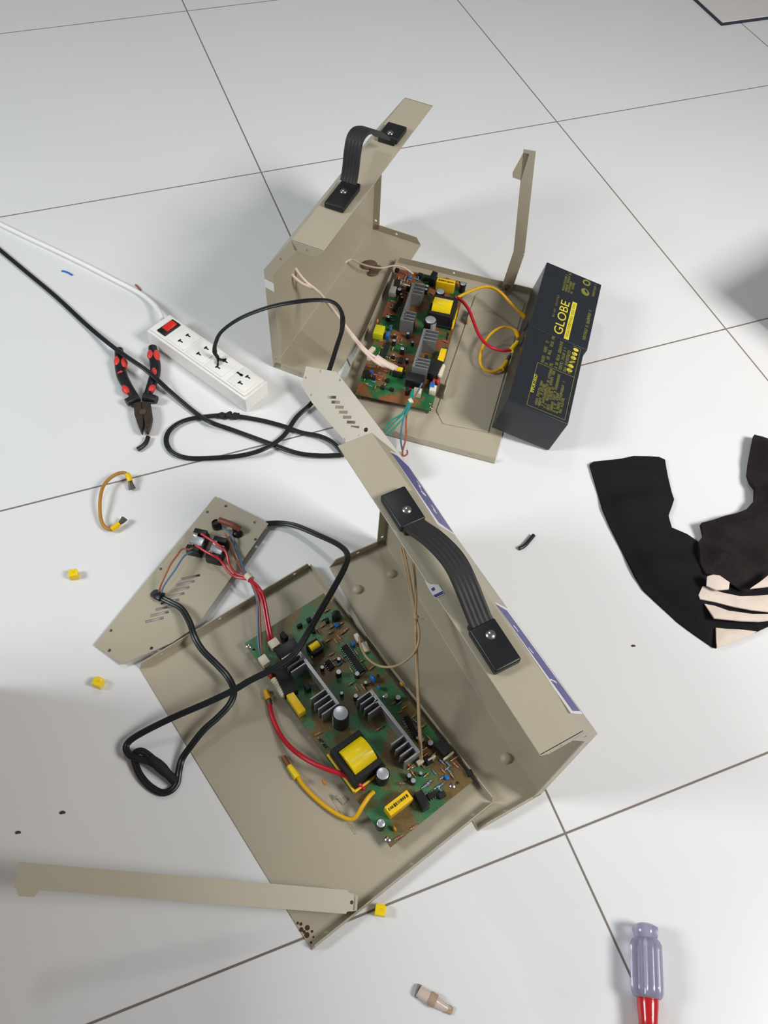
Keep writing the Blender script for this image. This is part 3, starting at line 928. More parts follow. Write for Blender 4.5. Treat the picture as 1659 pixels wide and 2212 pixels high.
def glyph_row(bm, M, x0, x1, y, hgt, seed, z=0.0001, gap=0.28):
    rnd = random.Random(seed); x = x0
    while x < x1:
        w = hgt * rnd.uniform(0.25, 0.7)
        if rnd.random() < 0.16:
            x += hgt * 0.7; continue
        k = rnd.random()
        if k < 0.5:
            box(bm, M @ Matrix.Translation((x + w / 2, y, z)), w * 0.34, hgt, 0.0002)
            box(bm, M @ Matrix.Translation((x + w / 2, y + hgt * rnd.choice((-0.4, 0, 0.4)), z)), w, hgt * 0.2, 0.0002)
        else:
            box(bm, M @ Matrix.Translation((x + w * 0.15, y, z)), w * 0.28, hgt, 0.0002)
            box(bm, M @ Matrix.Translation((x + w * 0.85, y, z)), w * 0.28, hgt * rnd.uniform(0.6, 1), 0.0002)
            box(bm, M @ Matrix.Translation((x + w / 2, y + hgt * rnd.choice((-0.4, 0.4)), z)), w, hgt * 0.2, 0.0002)
        x += w + hgt * gap


def bxy(u, v):
    return on_plane(BTM, u, v)


def battery(label, x0, x1, inset):
    M = BTM @ Matrix.Translation((x0, 0, 0))
    root = thing('battery', label, 'battery', None, M=frame(BTM @ Vector(((x0 + x1) / 2, BWID / 2, -THK)), be, bw, bz))
    bm = new_bm()
    ln = x1 - x0 - 0.0006
    box(bm, BTM @ Matrix.Translation(((x0 + x1) / 2, (BWID + inset) / 2, -THK)), ln, BWID - inset, THK, 0.0016, 3)
    case = obj('case', bm, BATT, root)
    return root


BAT1 = battery('black battery with large yellow lettering, farther of the two', BLEN, 2 * BLEN, 0.0)
BAT2 = battery('black battery with a framed block of small yellow text, nearer of the two', 0.0, BLEN, 0.004)
# terminals and lid seam on the side toward the tray
for root, xx in ((BAT1, BLEN * 1.1), (BAT2, BLEN * 0.88)):
    bm = new_bm(); box(bm, BTM @ Matrix.Translation((xx, BWID + 0.001, -0.022)), 0.008, 0.0022, 0.012); obj('terminal', bm, STEEL, root)
# printing, far battery
a = bxy(1211, 728); b = bxy(1229, 648)
bm = new_bm(); g0 = bxy(1213, 726)
gl = (bxy(1224, 644)[0] - g0[0])
letters = 'GLOBE'
text(bm, BTM @ Matrix.Translation((g0[0], g0[1], 0.0002)), 'GLOBE', 0.0195, 0.0003, sx=gl / 0.0665)
obj('brand_lettering', bm, INK_Y, BAT1)
u0_, u1_ = bxy(1221, 730), bxy(1240, 655)
bm = new_bm(); box(bm, BTM @ Matrix.Translation(((u0_[0] + u1_[0]) / 2, g0[1] - 0.0075, 0.0001)), u1_[0] - u0_[0] + 0.004, 0.0075, 0.0003, 0.0)
br = obj('printed_bar', bm, INK_Y, BAT1)
bm = new_bm(); glyph_row(bm, BTM, u0_[0] + 0.002, u1_[0] - 0.002, g0[1] - 0.0075, 0.0038, 3, 0.0004); obj('lettering', bm, INK_D, br)
bm = new_bm()
p, q = bxy(1195, 684), bxy(1206, 638); glyph_row(bm, BTM, p[0], q[0], (p[1] + q[1]) / 2, 0.0034, 5, gap=0.5)
p, q = bxy(1262, 735), bxy(1274, 672); glyph_row(bm, BTM, p[0], q[0], (p[1] + q[1]) / 2, 0.0048, 9, gap=0.12)
for dy, (e0, e1) in zip((0.0, -0.0046, -0.0092, -0.0138), ((0, 1), (0, 1), (0.02, 0.62), (0.02, 0.6))):
    p, q = bxy(1217, 628), bxy(1225, 590)
    glyph_row(bm, BTM, p[0] + (q[0] - p[0]) * e0, p[0] + (q[0] - p[0]) * e1, p[1] + 0.001 + dy, 0.0036, 20 + int(-dy * 1e4), gap=0.15)
p, q = bxy(1280, 640), bxy(1288, 612); glyph_row(bm, BTM, p[0], q[0], (p[1] + q[1]) / 2, 0.0038, 33, gap=0.2)
p = bxy(1267, 611); plate(bm, BTM @ Matrix.Translation((*p, 0.0001)), circle2(0, 0, 0.0066, 20), 0.0002, [circle2(0, 0, 0.0038, 14)])
p = bxy(1264, 631); plate(bm, BTM @ Matrix.Translation((*p, 0.0001)) @ Matrix.Rotation(0.6, 4, 'Z'), circle2(0, 0, 0.0062, 20, 1.25), 0.0002, [circle2(0.001, -0.002, 0.002, 12, 2.0)])
obj('lettering', bm, INK_D, BAT1)
# printing, near battery
bm = new_bm()
fr = [bxy(1137.5, 874), bxy(1220, 906), bxy(1249.5, 753), bxy(1160, 781)]
x0, x1, xm = fr[0][0], bxy(1249, 752)[0], bxy(1159, 782)[0]
yl, yr = fr[0][1], fr[1][1]
for (ax_, ay, bx_, by_) in ((x0, yl, x0, yr), (x0, yr, x1, yr), (xm, yl, xm, yr), (x0, yl, xm, yl), (x1, yr, x1, yr + 0.012)):
    box(bm, BTM @ Matrix.Translation(((ax_ + bx_) / 2, (ay + by_) / 2, 0.0001)), max(abs(bx_ - ax_), 0.0007), max(abs(by_ - ay), 0.0007), 0.0002)
rows = 9; 
for i in range(rows):
    yy = yl - 0.012 - (i) * (yl - yr - 0.016) / rows
    glyph_row(bm, BTM, x0 + 0.006, x0 + (xm - x0) * (0.62, 0.55, 0.97, 0.97, 0.58, 0.92, 0.5, 0.8, 0.45)[i], yy, 0.0040, 40 + i, gap=0.14)
for i, (s, e_) in enumerate(((0, .75), (0, .95), (0, .1), (.0, .9), (.0, .8), (.0, .75), (.0, .7))):
    yy = yl - 0.006 - i * 0.0068
    glyph_row(bm, BTM, xm + 0.003 + (x1 - xm) * s, xm + 0.003 + (x1 - xm) * e_, yy, 0.0048, 60 + i, gap=0.14)
obj('lettering', bm, INK_D, BAT2)
bm = new_bm()
text(bm, BTM @ Matrix.Translation((*bxy(1152, 849), 0.0002)), 'IMPORTANT!', 0.0075, 0.0002, sx=0.78)
p, q = bxy(1230, 800), bxy(1244, 756)
for i in range(6):
    t = i / 5
    cx, cy = p[0] + (q[0] - p[0]) * t, p[1] + (q[1] - p[1]) * t
    if i in (2,):
        box(bm, BTM @ Matrix.Translation((cx, cy, 0.0001)) @ Matrix.Rotation(0.5, 4, 'Z'), 0.0016, 0.009, 0.0002)
    else:
        plate(bm, BTM @ Matrix.Translation((cx, cy, 0.0001)), circle2(0, 0, 0.0042, 16, 0.75), 0.0002, [circle2(0.001, 0.001 * (i - 2), 0.001, 8)] if i in (0, 4) else [])
obj('rating_lettering', bm, INK_Y, BAT2)

# ------------------------------------------------------------------ end panels
VTH = 0.0012


def slots(M, px, ln, wd_, ang_px):
    out = []
    for (u, v) in px:
        a, b = Vector(on_plane(M, u - ang_px[0], v - ang_px[1])), Vector(on_plane(M, u + ang_px[0], v + ang_px[1]))
        d = (b - a).normalized(); n_ = Vector((-d.y, d.x)); w2 = wd_ / 2
        out.append([tuple(a + n_ * w2), tuple(a - n_ * w2), tuple(b - n_ * w2), tuple(b + n_ * w2)])
    return out


def gridholes(M, px, r=0.0021):
    return [circle2(*on_plane(M, u, v), r, 12) for u, v in px]


PN2 = plane_frame(at(465, 1072, 0.004), at(203, 1393, 0.003), at(580, 1131, 0.010))
RP2 = thing('rear_panel', 'beige end panel with diagonal vent slots and two switches, left of the lower tray', 'panel', None, M=PN2)
bm = new_bm()
sl = slots(PN2, [(412 - 11.2 * i, 1246.5 + 13.2 * i) for i in range(8)], 0, 0.0034, (20, -4.6))
hl = gridholes(PN2, [(488, 1093), (448, 1106), (551, 1128), (552, 1165), (347, 1229), (239, 1362), (236, 1405), (327, 1400)])
plate(bm, PN2 @ Matrix.Translation((0, 0, -VTH)), [on_plane(PN2, u, v) for u, v in ((465, 1072), (580, 1131), (437, 1336), (404, 1366), (372, 1388), (265, 1435), (203, 1393))], VTH, sl + hl)
obj('panel_plate', bm, PAINT, RP2)
pz2 = PN2.to_3x3() @ Vector((0, 0, 1))
# rocker switch backs
for (c, quad) in (((430, 1180), None), ((472, 1197), None)):
    p = Vector((*on_plane(PN2, *c), 0))
    ax2 = Vector(on_plane(PN2, c[0] + 14, c[1] - 30)) - Vector(on_plane(PN2, c[0] - 14, c[1] + 30))
    a = math.atan2(ax2.y, ax2.x)
    M = PN2 @ Matrix.Translation(p) @ Matrix.Rotation(a, 4, 'Z')
    bm = new_bm()
    box(bm, M, 0.032, 0.019, 0.009, 0.001, 2)
    for s in (-1, 1):
        box(bm, M @ Matrix.Translation((s * 0.0125, 0, 0.008)), 0.007, 0.017, 0.008, 0.0008, 2)
    sw = obj('rocker_switch', bm, BLACK, RP2)
    bm = new_bm(); box(bm, M @ Matrix.Translation((0, 0, 0.009)), 0.013, 0.016, 0.004, 0.0008, 2)
    obj('metal_bridge', bm, SILVER, sw)
    bm = new_bm()
    for s in (-1, 1):
        box(bm, M @ Matrix.Translation((s * 0.0075, 0.0045, 0.012)), 0.0035, 0.006, 0.0045, 0.0006, 1)
    obj('solder_tag', bm, CHROME, sw)
# pilot lamp and its dropper
bm = new_bm(); p = PN2 @ Vector((*on_plane(PN2, 469, 1138), 0))
lathe(bm, frame(p, PN2.col[0].to_3d(), PN2.col[1].to_3d(), pz2), [(0.0062, 0), (0.0062, 0.003), (0.0056, 0.0095), (0.0042, 0.011), (0.0038, 0.009)], 20)
obj('lamp_holder', bm, BLACK, RP2)
bm = new_bm(); tube(bm, [at(473, 1123, .018), at(490, 1129, .019), at(506, 1136, .019), at(519, 1144, .016)], 0.0034, 10, 1.2)
obj('heat_shrink_sleeve', bm, mat('rust_brown_sleeve', (138, 74, 58), 0.45, var=0.15, scale=200), RP2)
bm = new_bm(); ball(bm, at(513, 1153, .010), 0.0058, (1.2, 1, .8)); ball(bm, at(508, 1143, .014), 0.004)
obj('fuse_holder', bm, BLACK, RP2)
bm = new_bm(); q0 = at(345, 1284, .010); tube(bm, [at(334, 1281, .004), at(341, 1286, .010), at(350, 1290, .012)], 0.0038, 10, 1.6); obj('strain_relief', bm, BLACK, RP2)

PN1 = plane_frame(at(655, 833, 0.026), at(745, 951, 0.013), at(745, 830, 0.052))
RP1 = thing('rear_panel', 'pale end panel with short vent slots, tilted between the upper tray and the blue-stickered cover', 'panel', None, M=PN1)
bm = new_bm()
sl = slots(PN1, [(716.5 + 8.3 * i, 858 + 10.8 * i) for i in range(7)], 0, 0.0042, (9.5, 0.3))
hl = gridholes(PN1, [(692, 802), (660, 816), (672, 853), (734, 821), (744, 949), (775, 940)], 0.0018)
plate(bm, PN1 @ Matrix.Translation((0, 0, -VTH)), [on_plane(PN1, u, v) for u, v in ((661, 791), (726, 803), (744, 825), (880, 1003), (868, 1020), (800, 1022), (742, 949), (674, 870), (651, 832))], VTH, sl + hl)
obj('panel_plate', bm, PAINT_LIGHT, RP1)
bm = new_bm(); ball(bm, at(792, 930, 0.03), 0.004, (1, 1, 1.3)); obj('cable_bush', bm, BLACK, RP1)


# ------------------------------------------------------------------ cords and wires
def P3(*q):
    return [at(u, v, z) for u, v, z in q]


def cable(name, label, cat, pts, r, m, group=None, **k):
    bm = new_bm(); tube(bm, P3(*pts), r, **k)
    return tag(obj(name, bm, m), label, cat, group)


cable('mains_lead', 'long black flat cord crossing from the left edge over the pliers', 'cord',
      [(-60, 490, .004), (0, 540, .004), (60, 590, .004), (120, 640, .004), (185, 700, .005), (230, 738, .012), (270, 768, .022), (320, 803, .022), (370, 848, .008), (420, 890, .0045), (455, 912, .0105), (500, 928, .0045), (580, 957, .0045), (640, 978, .008), (690, 984, .006), (742, 983, .006)],
      0.0019, CORD, twin=True, seg=16)
sk = thing('mains_lead', 'black flat cord plugged by bare wire ends into the white power strip', 'cord', at(480, 990, 0))
bm = new_bm()
tube(bm, P3((471, 773, .036), (464, 760, .047), (466, 740, .062), (480, 715, .080), (520, 687, .105), (580, 664, .128), (640, 652, .142), (690, 648, .142), (722, 654, .134), (738, 676, .118), (739, 710, .094), (727, 750, .066), (712, 797, .036), (695, 840, .013), (672, 872, .008), (640, 902, .005), (612, 942, .005), (570, 970, .010), (520, 984, .005), (460, 989, .0045), (405, 989, .0045), (372, 977, .0045), (359, 953, .0045), (368, 928, .0045), (400, 908, .0045), (450, 899, .0045), (500, 898, .0045), (560, 907, .0045), (610, 920, .0045), (650, 934, .0045), (690, 942, .007), (720, 957, .007), (745, 984, .007)),
     0.0019, seg=16, twin=True)
obj('cord', bm, CORD, sk)
for q in (((471, 773, .036), (478, 777, .036), (489, 776, .031)), ((470, 771, .036), (471, 783, .036), (470, 790, .031))):
    bm = new_bm(); tube(bm, P3(*q), 0.0016, 8); obj('wire_end', bm, CORD, sk)
bm = new_bm(); tube(bm, P3((474, 899, .005), (490, 896, .0055), (500, 899, .006), (518, 898, .005)), 0.0042, 10, 1.5, rf=lambda t: 0.8 + 0.4 * math.sin(t * 17) * math.sin(PI * t)); obj('tape_wrap', bm, BLACK_MATTE, sk)

lc = thing('mains_lead', 'black cord looping from the lower end panel over the lower tray and board', 'cord', at(350, 1680, 0))
bm = new_bm()
tube(bm, P3((575, 1131, .006), (605, 1130, .007), (640, 1136, .012), (690, 1157, .022), (730, 1176, .034), (750, 1196, .044), (746, 1222, .052), (725, 1263, .058), (698, 1310, .06), (668, 1362, .058), (650, 1392, .055), (628, 1420, .052), (590, 1445, .05), (540, 1470, .045), (506, 1490, .04), (450, 1517, .034), (380, 1547, .026), (320, 1576, .018), (283, 1598, .012), (272, 1615, .010), (282, 1632, .012), (305, 1640, .013), (328, 1648, .012), (355, 1668, .010), (376, 1688, .008)), 0.0020, seg=16, twin=True)
tube(bm, P3((340, 1286, .008), (352, 1293, .012), (370, 1302, .014), (392, 1315, .018), (410, 1345, .022), (420, 1375, .024), (438, 1405, .022), (468, 1435, .020), (492, 1462, .020), (505, 1492, .024), (497, 1520, .024), (470, 1550, .022), (440, 1577, .020), (412, 1612, .014), (393, 1640, .007), (386, 1668, .006), (382, 1692, .004), (368, 1708, .004), (348, 1712, .004), (322, 1697, .004), (302, 1673, .005), (292, 1648, .006), (290, 1632, .009), (297, 1623, .013), (312, 1625, .014), (340, 1648, .012), (378, 1684, .008)), 0.0020, seg=16, twin=True)
obj('cord', bm, CORD, lc)
bm = new_bm(); tube(bm, P3((325, 1638, .0125), (345, 1655, .0115), (362, 1672, .010), (380, 1690, .008)), 0.0052, 12, 1.15, rf=lambda t: 0.75 + 0.25 * math.sin(PI * min(1, t * 1.4)))
obj('tape_wrap', bm, BLACK_MATTE, lc)

# red and coloured leads from the lower end panel to its board
rp = thing('wire_pair', 'red wire pair from the switches to the lower board connector', 'wires', at(540, 1300, 0))
for off in (0, 1):
    bm = new_bm()
    if off == 0:
        q = ((435, 1153, .022), (450, 1163, .024), (472, 1177, .025), (484, 1186, .024), (491, 1200, .022), (494, 1215, .02), (501, 1229, .02), (512, 1240, .022), (532, 1246, .026), (546, 1256, .03), (563, 1274, .034), (573, 1302, .034), (580, 1340, .03), (586, 1372, .026), (589, 1382, .022))
    else:
        q = ((423, 1178, .022), (440, 1189, .024), (458, 1199, .025), (472, 1207, .024), (484, 1221, .022), (495, 1236, .022), (511, 1247, .022), (531, 1251, .026), (543, 1258, .03), (558, 1278, .034), (567, 1302, .034), (574, 1340, .03), (580, 1374, .026), (583, 1386, .022))
    tube(bm, P3(*q), 0.0016, 8); obj('wire', bm, RED_WIRE, rp)
bm = new_bm(); a, b = at(534, 1243, .026), at(542, 1252, .028); cyl(bm, a, b, 0.0046, seg=12); obj('cable_tie', bm, CREAM, rp)
cable('wire', 'thin blue wire running beside the red wire pair to the lower board', 'wire', ((481, 1140, .014), (493, 1148, .016), (505, 1164, .014), (511, 1185, .012), (519, 1205, .014), (526, 1228, .02), (536, 1247, .027), (546, 1268, .03), (556, 1300, .03), (557, 1345, .026), (559, 1395, .022), (563, 1417, .018)), 0.0012, BLUE_WIRE, seg=8)
cable('wire', 'thin brown wire running beside the red wire pair to the lower board', 'wire', ((486, 1155, .012), (492, 1164, .012), (499, 1184, .014), (509, 1206, .014), (520, 1226, .018), (534, 1246, .026), (548, 1268, .032), (559, 1300, .032), (562, 1345, .028), (564, 1395, .024), (569, 1416, .018)), 0.0012, BROWN_WIRE, seg=8)
cable('wire', 'blue wire arching from the cord entry to a switch on the lower end panel', 'wire', ((347, 1288, .010), (352, 1270, .018), (363, 1252, .022), (379, 1230, .024), (394, 1206, .024), (405, 1196, .022), (416, 1191, .018)), 0.0012, BLUE_WIRE, seg=8)
cable('wire', 'brown wire arching from the cord entry to a switch on the lower end panel', 'wire', ((342, 1285, .010), (347, 1266, .018), (355, 1248, .022), (368, 1221, .026), (381, 1202, .026), (394, 1186, .024), (408, 1187, .022), (420, 1182, .02)), 0.0012, BROWN_WIRE, seg=8)


def lead(label, pts, m, ends=(), r=0.0022):
    root = thing('battery_lead', label, 'wire', at(pts[0][0], pts[0][1], 0), 'battery leads')
    bm = new_bm(); tube(bm, P3(*pts), r, 10); obj('wire', bm, m, root)
    for nm, q, rr, mm in ends:
        bm = new_bm(); tube(bm, P3(*q), rr, 10, 1.2 if nm == 'terminal' else 1.0, rf=(lambda t: 1.15 - 0.3 * t) if nm == 'sleeve' else None); obj(nm, bm, mm, root)


lead('red lead lying across the lower tray to its board', ((582, 1522, .0045), (587, 1545, .0045), (600, 1577, .005), (622, 1609, .012), (655, 1636, .022), (695, 1657, .028), (735, 1671, .028), (762, 1683, .024), (778, 1696, .0195), (786, 1703, .016)), RED_WIRE,
     (('terminal', ((583, 1523, .004), (580, 1512, .004), (577, 1506, .004)), .0026, STEEL), ('sleeve', ((580, 1510, .005), (576, 1500, .005), (574, 1491, .005)), .0036, YEL_WIRE)), 0.0027)
lead('yellow lead with bare copper end lying on the lower tray', ((641, 1676, .005), (655, 1697, .005), (680, 1723, .005), (710, 1747, .006), (737, 1763, .008), (757, 1770, .010), (770, 1763, .014), (784, 1740, .020), (797, 1721, .020), (807, 1711, .017)), YEL_WIRE,
     (('sleeve', ((642, 1680, .005), (634, 1668, .005), (624, 1654, .005)), .0037, YEL), ('terminal', ((624, 1654, .005), (618, 1644, .005), (612, 1634, .005)), .0022, COPPER)), 0.0024)
lead('orange-yellow lead rising from the upper board toward the batteries', ((985, 644, .03), (1005, 634, .034), (1035, 622, .04), (1058, 620, .042), (1080, 631, .042), (1102, 654, .038), (1120, 672, .034), (1130, 680, .03)), YEL_WIRE,
     (('sleeve', ((1126, 677, .031), (1133, 685, .028), (1139, 694, .024)), .0036, YEL_WIRE), ('terminal', ((1138, 693, .024), (1139, 702, .02), (1137, 712, .016)), .0024, COPPER)), 0.0023)
lead('red lead curving from the upper board to a yellow crimp beside the batteries', ((984, 641, .03), (998, 650, .032), (1012, 668, .034), (1022, 692, .034), (1032, 718, .034), (1045, 738, .036), (1063, 751, .04), (1085, 757, .042), (1106, 755, .044)), RED_WIRE,
     (('sleeve', ((1104, 757, .044), (1111, 748, .044), (1118, 739, .044)), .0038, YEL),), 0.0025)
lead('yellow lead coiled in an open loop between upper board and batteries', ((1118, 730, .03), (1116, 717, .03), (1104, 709, .03), (1085, 707, .03), (1064, 718, .028), (1047, 739, .024), (1038, 765, .020), (1038, 784, .016), (1047, 798, .012), (1064, 803, .010), (1080, 798, .010), (1087, 793, .010)), YEL_WIRE,
     (('sleeve', ((1083, 797, .010), (1090, 788, .010), (1095, 780, .010)), .0036, YEL_WIRE), ('terminal', ((1095, 780, .010), (1098, 775, .010), (1101, 769, .010)), .0024, STEEL), ('sleeve', ((1115, 716, .03), (1118, 724, .03), (1119, 731, .03)), .0034, YEL_WIRE)), 0.0023)

# tan twine-like lead from the cover down to the lower board
tw = thing('wire_pair', 'tan wire pair hanging from the blue-stickered cover to the lower board, knotted midway', 'wires', at(900, 1340, 0))
for q in (((866, 1183, .13), (876, 1225, .12), (886, 1275, .10), (896, 1328, .085), (898, 1380, .075), (900, 1450, .06), (903, 1520, .045), (906, 1590, .032), (908, 1640, .022)),
          ((871, 1183, .13), (883, 1240, .12), (892, 1290, .10), (898, 1330, .085), (905, 1362, .08), (903, 1392, .075), (891, 1414, .068), (868, 1433, .058), (842, 1441, .05), (815, 1437, .042), (793, 1421, .034), (780, 1398, .028), (775, 1376, .022)),
          ((890, 1200, .125), (896, 1240, .115), (899, 1290, .10), (898, 1335, .085), (901, 1420, .066), (905, 1520, .047), (909, 1600, .032), (911, 1641, .022))):
    bm = new_bm(); tube(bm, P3(*q), 0.0014, 8); obj('wire', bm, TAN_WIRE, tw)
bm = new_bm(); ball(bm, at(899, 1334, .085), 0.0034); tube(bm, P3((899, 1334, .086), (908, 1337, .088), (917, 1336, .088)), 0.0007, 6); obj('knot', bm, TAN_WIRE, tw)

# blush twin lead of the upper unit
pw = thing('wire_pair', 'blush-white twin wire from the upper cover shoulder to the upper board', 'wires', at(740, 700, 0))
for q in (((612, 563, .13), (628, 590, .12), (650, 611, .11), (685, 628, .095), (715, 665, .085), (750, 712, .07), (785, 757, .055), (820, 787, .042), (855, 797, .03)),
          ((626, 556, .13), (640, 583, .12), (660, 608, .108), (689, 632, .095), (719, 668, .085), (754, 714, .07), (790, 756, .055), (824, 780, .042), (858, 793, .03))):
    bm = new_bm(); tube(bm, P3(*q), 0.0022, 8); obj('wire', bm, PINK_WIRE, pw)
bm = new_bm(); tube(bm, P3((812, 772, .046), (830, 784, .042), (850, 794, .034)), 0.0036, 10, 1.6); obj('sheath', bm, PINK_WIRE, pw)
cable('wire', 'thin blush wire along the foot of the upper cover to the upper board', 'wire', ((706, 612, .006), (730, 580, .008), (757, 561, .012), (775, 568, .016), (800, 576, .022), (825, 579, .026), (850, 574, .03), (872, 578, .03), (893, 592, .024)), 0.0014, PINK_WIRE, seg=8)
gw = thing('wire_pair', 'green wires from the upper board to the pale end panel', 'wires', at(860, 910, 0))
for q in (((891, 842, .03), (886, 866, .03), (874, 890, .028), (852, 912, .024), (832, 934, .022)), ((893, 842, .03), (889, 868, .03), (877, 895, .028), (858, 918, .024), (838, 940, .022)), ((889, 846, .03), (884, 866, .03), (870, 892, .03), (846, 908, .026), (829, 929, .024))):
    bm = new_bm(); tube(bm, P3(*q), 0.0013, 8); obj('wire', bm, GREEN_WIRE, gw)
bm = new_bm(); cyl(bm, at(884, 868, .029), at(891, 864, .031), 0.0042, seg=12); obj('cable_tie', bm, CREAM, gw)
cable('wire', 'slate-blue wire dangling from the upper board past the tray edge', 'wire', ((912, 828, .03), (900, 850, .03), (888, 868, .03), (876, 893, .028), (868, 922, .022), (866, 950, .018), (869, 972, .012)), 0.0013, BLUE_WIRE, seg=8)
cable('wire', 'brown wire dangling from the upper board past the tray edge', 'wire', ((905, 840, .03), (893, 862, .03), (881, 888, .028), (877, 915, .022), (877, 945, .018), (870, 975, .012), (872, 985, .008), (880, 980, .008), (879, 972, .012)), 0.0013, BROWN_WIRE, seg=8)

# ------------------------------------------------------------------ white socket strip
ph = 0.031
a0, a1, a2, a3 = at(314, 709, ph), at(368, 676, ph), at(579, 820, ph), at(527, 861, ph)
pe = ((a3 - a0) + (a2 - a1)).normalized(); pw_ = (a1 - a0); pw_ = (pw_ - pe * pw_.dot(pe)).normalized()
if pe.cross(pw_).z < 0:
    pw_ = -pw_
pc = (a0 + a1 + a2 + a3) / 4
pl = ((a3 - a0).dot(pe) + (a2 - a1).dot(pe)) / 2
pww = abs((a1 - a0).dot(pw_))
SM = frame(Vector((pc.x, pc.y, 0)), pe, pw_, Vector((0, 0, 1)))
PS = thing('power_strip', 'white power strip with four sockets and a lit-red rocker switch on the floor', 'power strip', None, M=SM)
PS['label'] = 'white four-socket power strip with a red rocker switch, on the floor beside the pliers'
bm = new_bm(); box(bm, SM, pl, pww, ph - 0.003, 0.0025, 3); box(bm, SM @ Matrix.Translation((0, 0, ph - 0.0045)), pl - 0.006, pww - 0.006, 0.0045, 0.0016, 2)
obj('body', bm, WHITE, PS)
TOPM = SM @ Matrix.Translation((0, 0, ph))
sgny = 1


def sxy(u, v):
    return on_plane(TOPM, u, v)


c = sxy(369, 706)
bm = new_bm(); box(bm, TOPM @ Matrix.Translation((c[0], 0, -0.001)), 0.017, 0.031, 0.003, 0.0008, 2); fr_ = obj('switch_frame', bm, BLACK, PS)
bm = new_bm()
box(bm, TOPM @ Matrix.Translation((c[0], 0.002 * (1 if sxy(372, 702)[1] > 0 else -1), 0.0015)) @ Matrix.Rotation(0.1, 4, 'X'), 0.012, 0.019, 0.0028, 0.0008, 2); obj('rocker', bm, RED_SW, fr_)
for i, (u, v) in enumerate(((402, 729), (441, 757), (480, 787), (527, 822))):
    c = sxy(u, v)
    bm = new_bm(); box(bm, TOPM @ Matrix.Translation((c[0], 0, -0.001)), 0.034, 0.034, 0.0024, 0.0007, 2); sp_ = obj('socket_plate', bm, WHITE, PS)
    bm = new_bm(); Z = Matrix.Translation((c[0], 0, 0.0013))
    s = 1
    for yy in (-0.0075, 0.0075):
        box(bm, TOPM @ Z @ Matrix.Translation((0.001, yy, 0)), 0.0075, 0.0022, 0.0003)
        box(bm, TOPM @ Z @ Matrix.Translation((-0.0015, yy, 0)), 0.0026, 0.0055, 0.0003)
    if i == 3:
        box(bm, TOPM @ Z @ Matrix.Translation((-0.012, 0.004, 0)), 0.011, 0.003, 0.0003)
        box(bm, TOPM @ Z @ Matrix.Translation((-0.009, 0.004, 0)), 0.004, 0.0042, 0.0003)
    obj('pin_slots', bm, SLOT, sp_)
bm = new_bm(); tube(bm, P3((-60, 455, .004), (0, 484, .004), (60, 513, .004), (120, 541, .004), (190, 575, .004), (250, 606, .004), (300, 632, .005), (330, 655, .010), (345, 675, .016), (351, 690, .018)), 0.0036, 12)
obj('cord', bm, WHITE_CORD, PS)

# ------------------------------------------------------------------ pliers
Z4 = lambda x, y, z: (220 + x / 4.1475, 640 + y / 4.1475, z)
PLm = thing('pliers', 'combination pliers with red and black grips on the floor left of the power strip', 'pliers', at(300, 880, 0))
hz = 0.009
hands = []
for q in ([(152, 478), (160, 545), (163, 620), (182, 715), (225, 800), (278, 880), (320, 940)], [(455, 455), (463, 530), (478, 610), (477, 690), (455, 770), (425, 850), (392, 925)]):
    bm = new_bm(); pts = P3(*[Z4(x, y, hz) for x, y in q]); tube(bm, pts, 0.0062, 14, 1.15, rf=lambda t: 0.75 + 0.35 * math.sin(PI * min(1, t * 0.9 + 0.12)))
    hands.append((obj('grip', bm, BLACK, PLm), q))
for (h, q), segs in zip(hands, ([[(136, 545), (140, 590), (146, 625)], [(160, 680), (168, 690), (172, 700)], [(195, 805), (215, 840), (240, 870)], [(196, 560), (200, 600), (204, 640)]], [[(432, 490), (436, 530), (440, 560)], [(484, 490), (490, 535), (495, 580)], [(470, 640), (468, 690), (458, 730)], [(460, 800), (448, 830), (434, 855)]])):
    for s in segs:
        bm = new_bm(); tube(bm, P3(*[Z4(x, y, hz + 0.0035) for x, y in s]), 0.0042, 10, 1.1, rf=lambda t: 0.6 + 0.5 * math.sin(PI * t)); obj('grip_inlay', bm, RED_PL, h)
for q in ([(330, 905), (270, 930), (222, 955)], [(375, 905), (440, 915), (490, 930)]):
    bm = new_bm(); tube(bm, P3(*[Z4(x, y, hz) for x, y in q]), 0.0062, 12, 1.0, rf=lambda t: 1.15 - 0.2 * t); obj('thumb_guard', bm, BLACK, PLm)
HM = Matrix.Translation((0, 0, 0.004))
for side in (0, 1):
    poly = [(285, 960), (355, 950), (372, 1080), (372, 1150), (360, 1215), (348, 1212), (318, 1140), (292, 1060)] if side == 0 else [(355, 950), (435, 960), (452, 1075), (440, 1140), (412, 1212), (398, 1212), (384, 1150), (374, 1080)]
    bm = new_bm(); plate(bm, HM, [at(*Z4(x, y, 0.012)).to_2d()[:] for x, y in poly], 0.0095, bev=0.0012); obj('jaw', bm, RUSTY, PLm)
bm = new_bm(); p = at(*Z4(366, 1040, .013)); cyl(bm, (p.x, p.y, .012), (p.x, p.y, .0145), 0.0048, seg=18); obj('pivot', bm, STEEL, PLm)

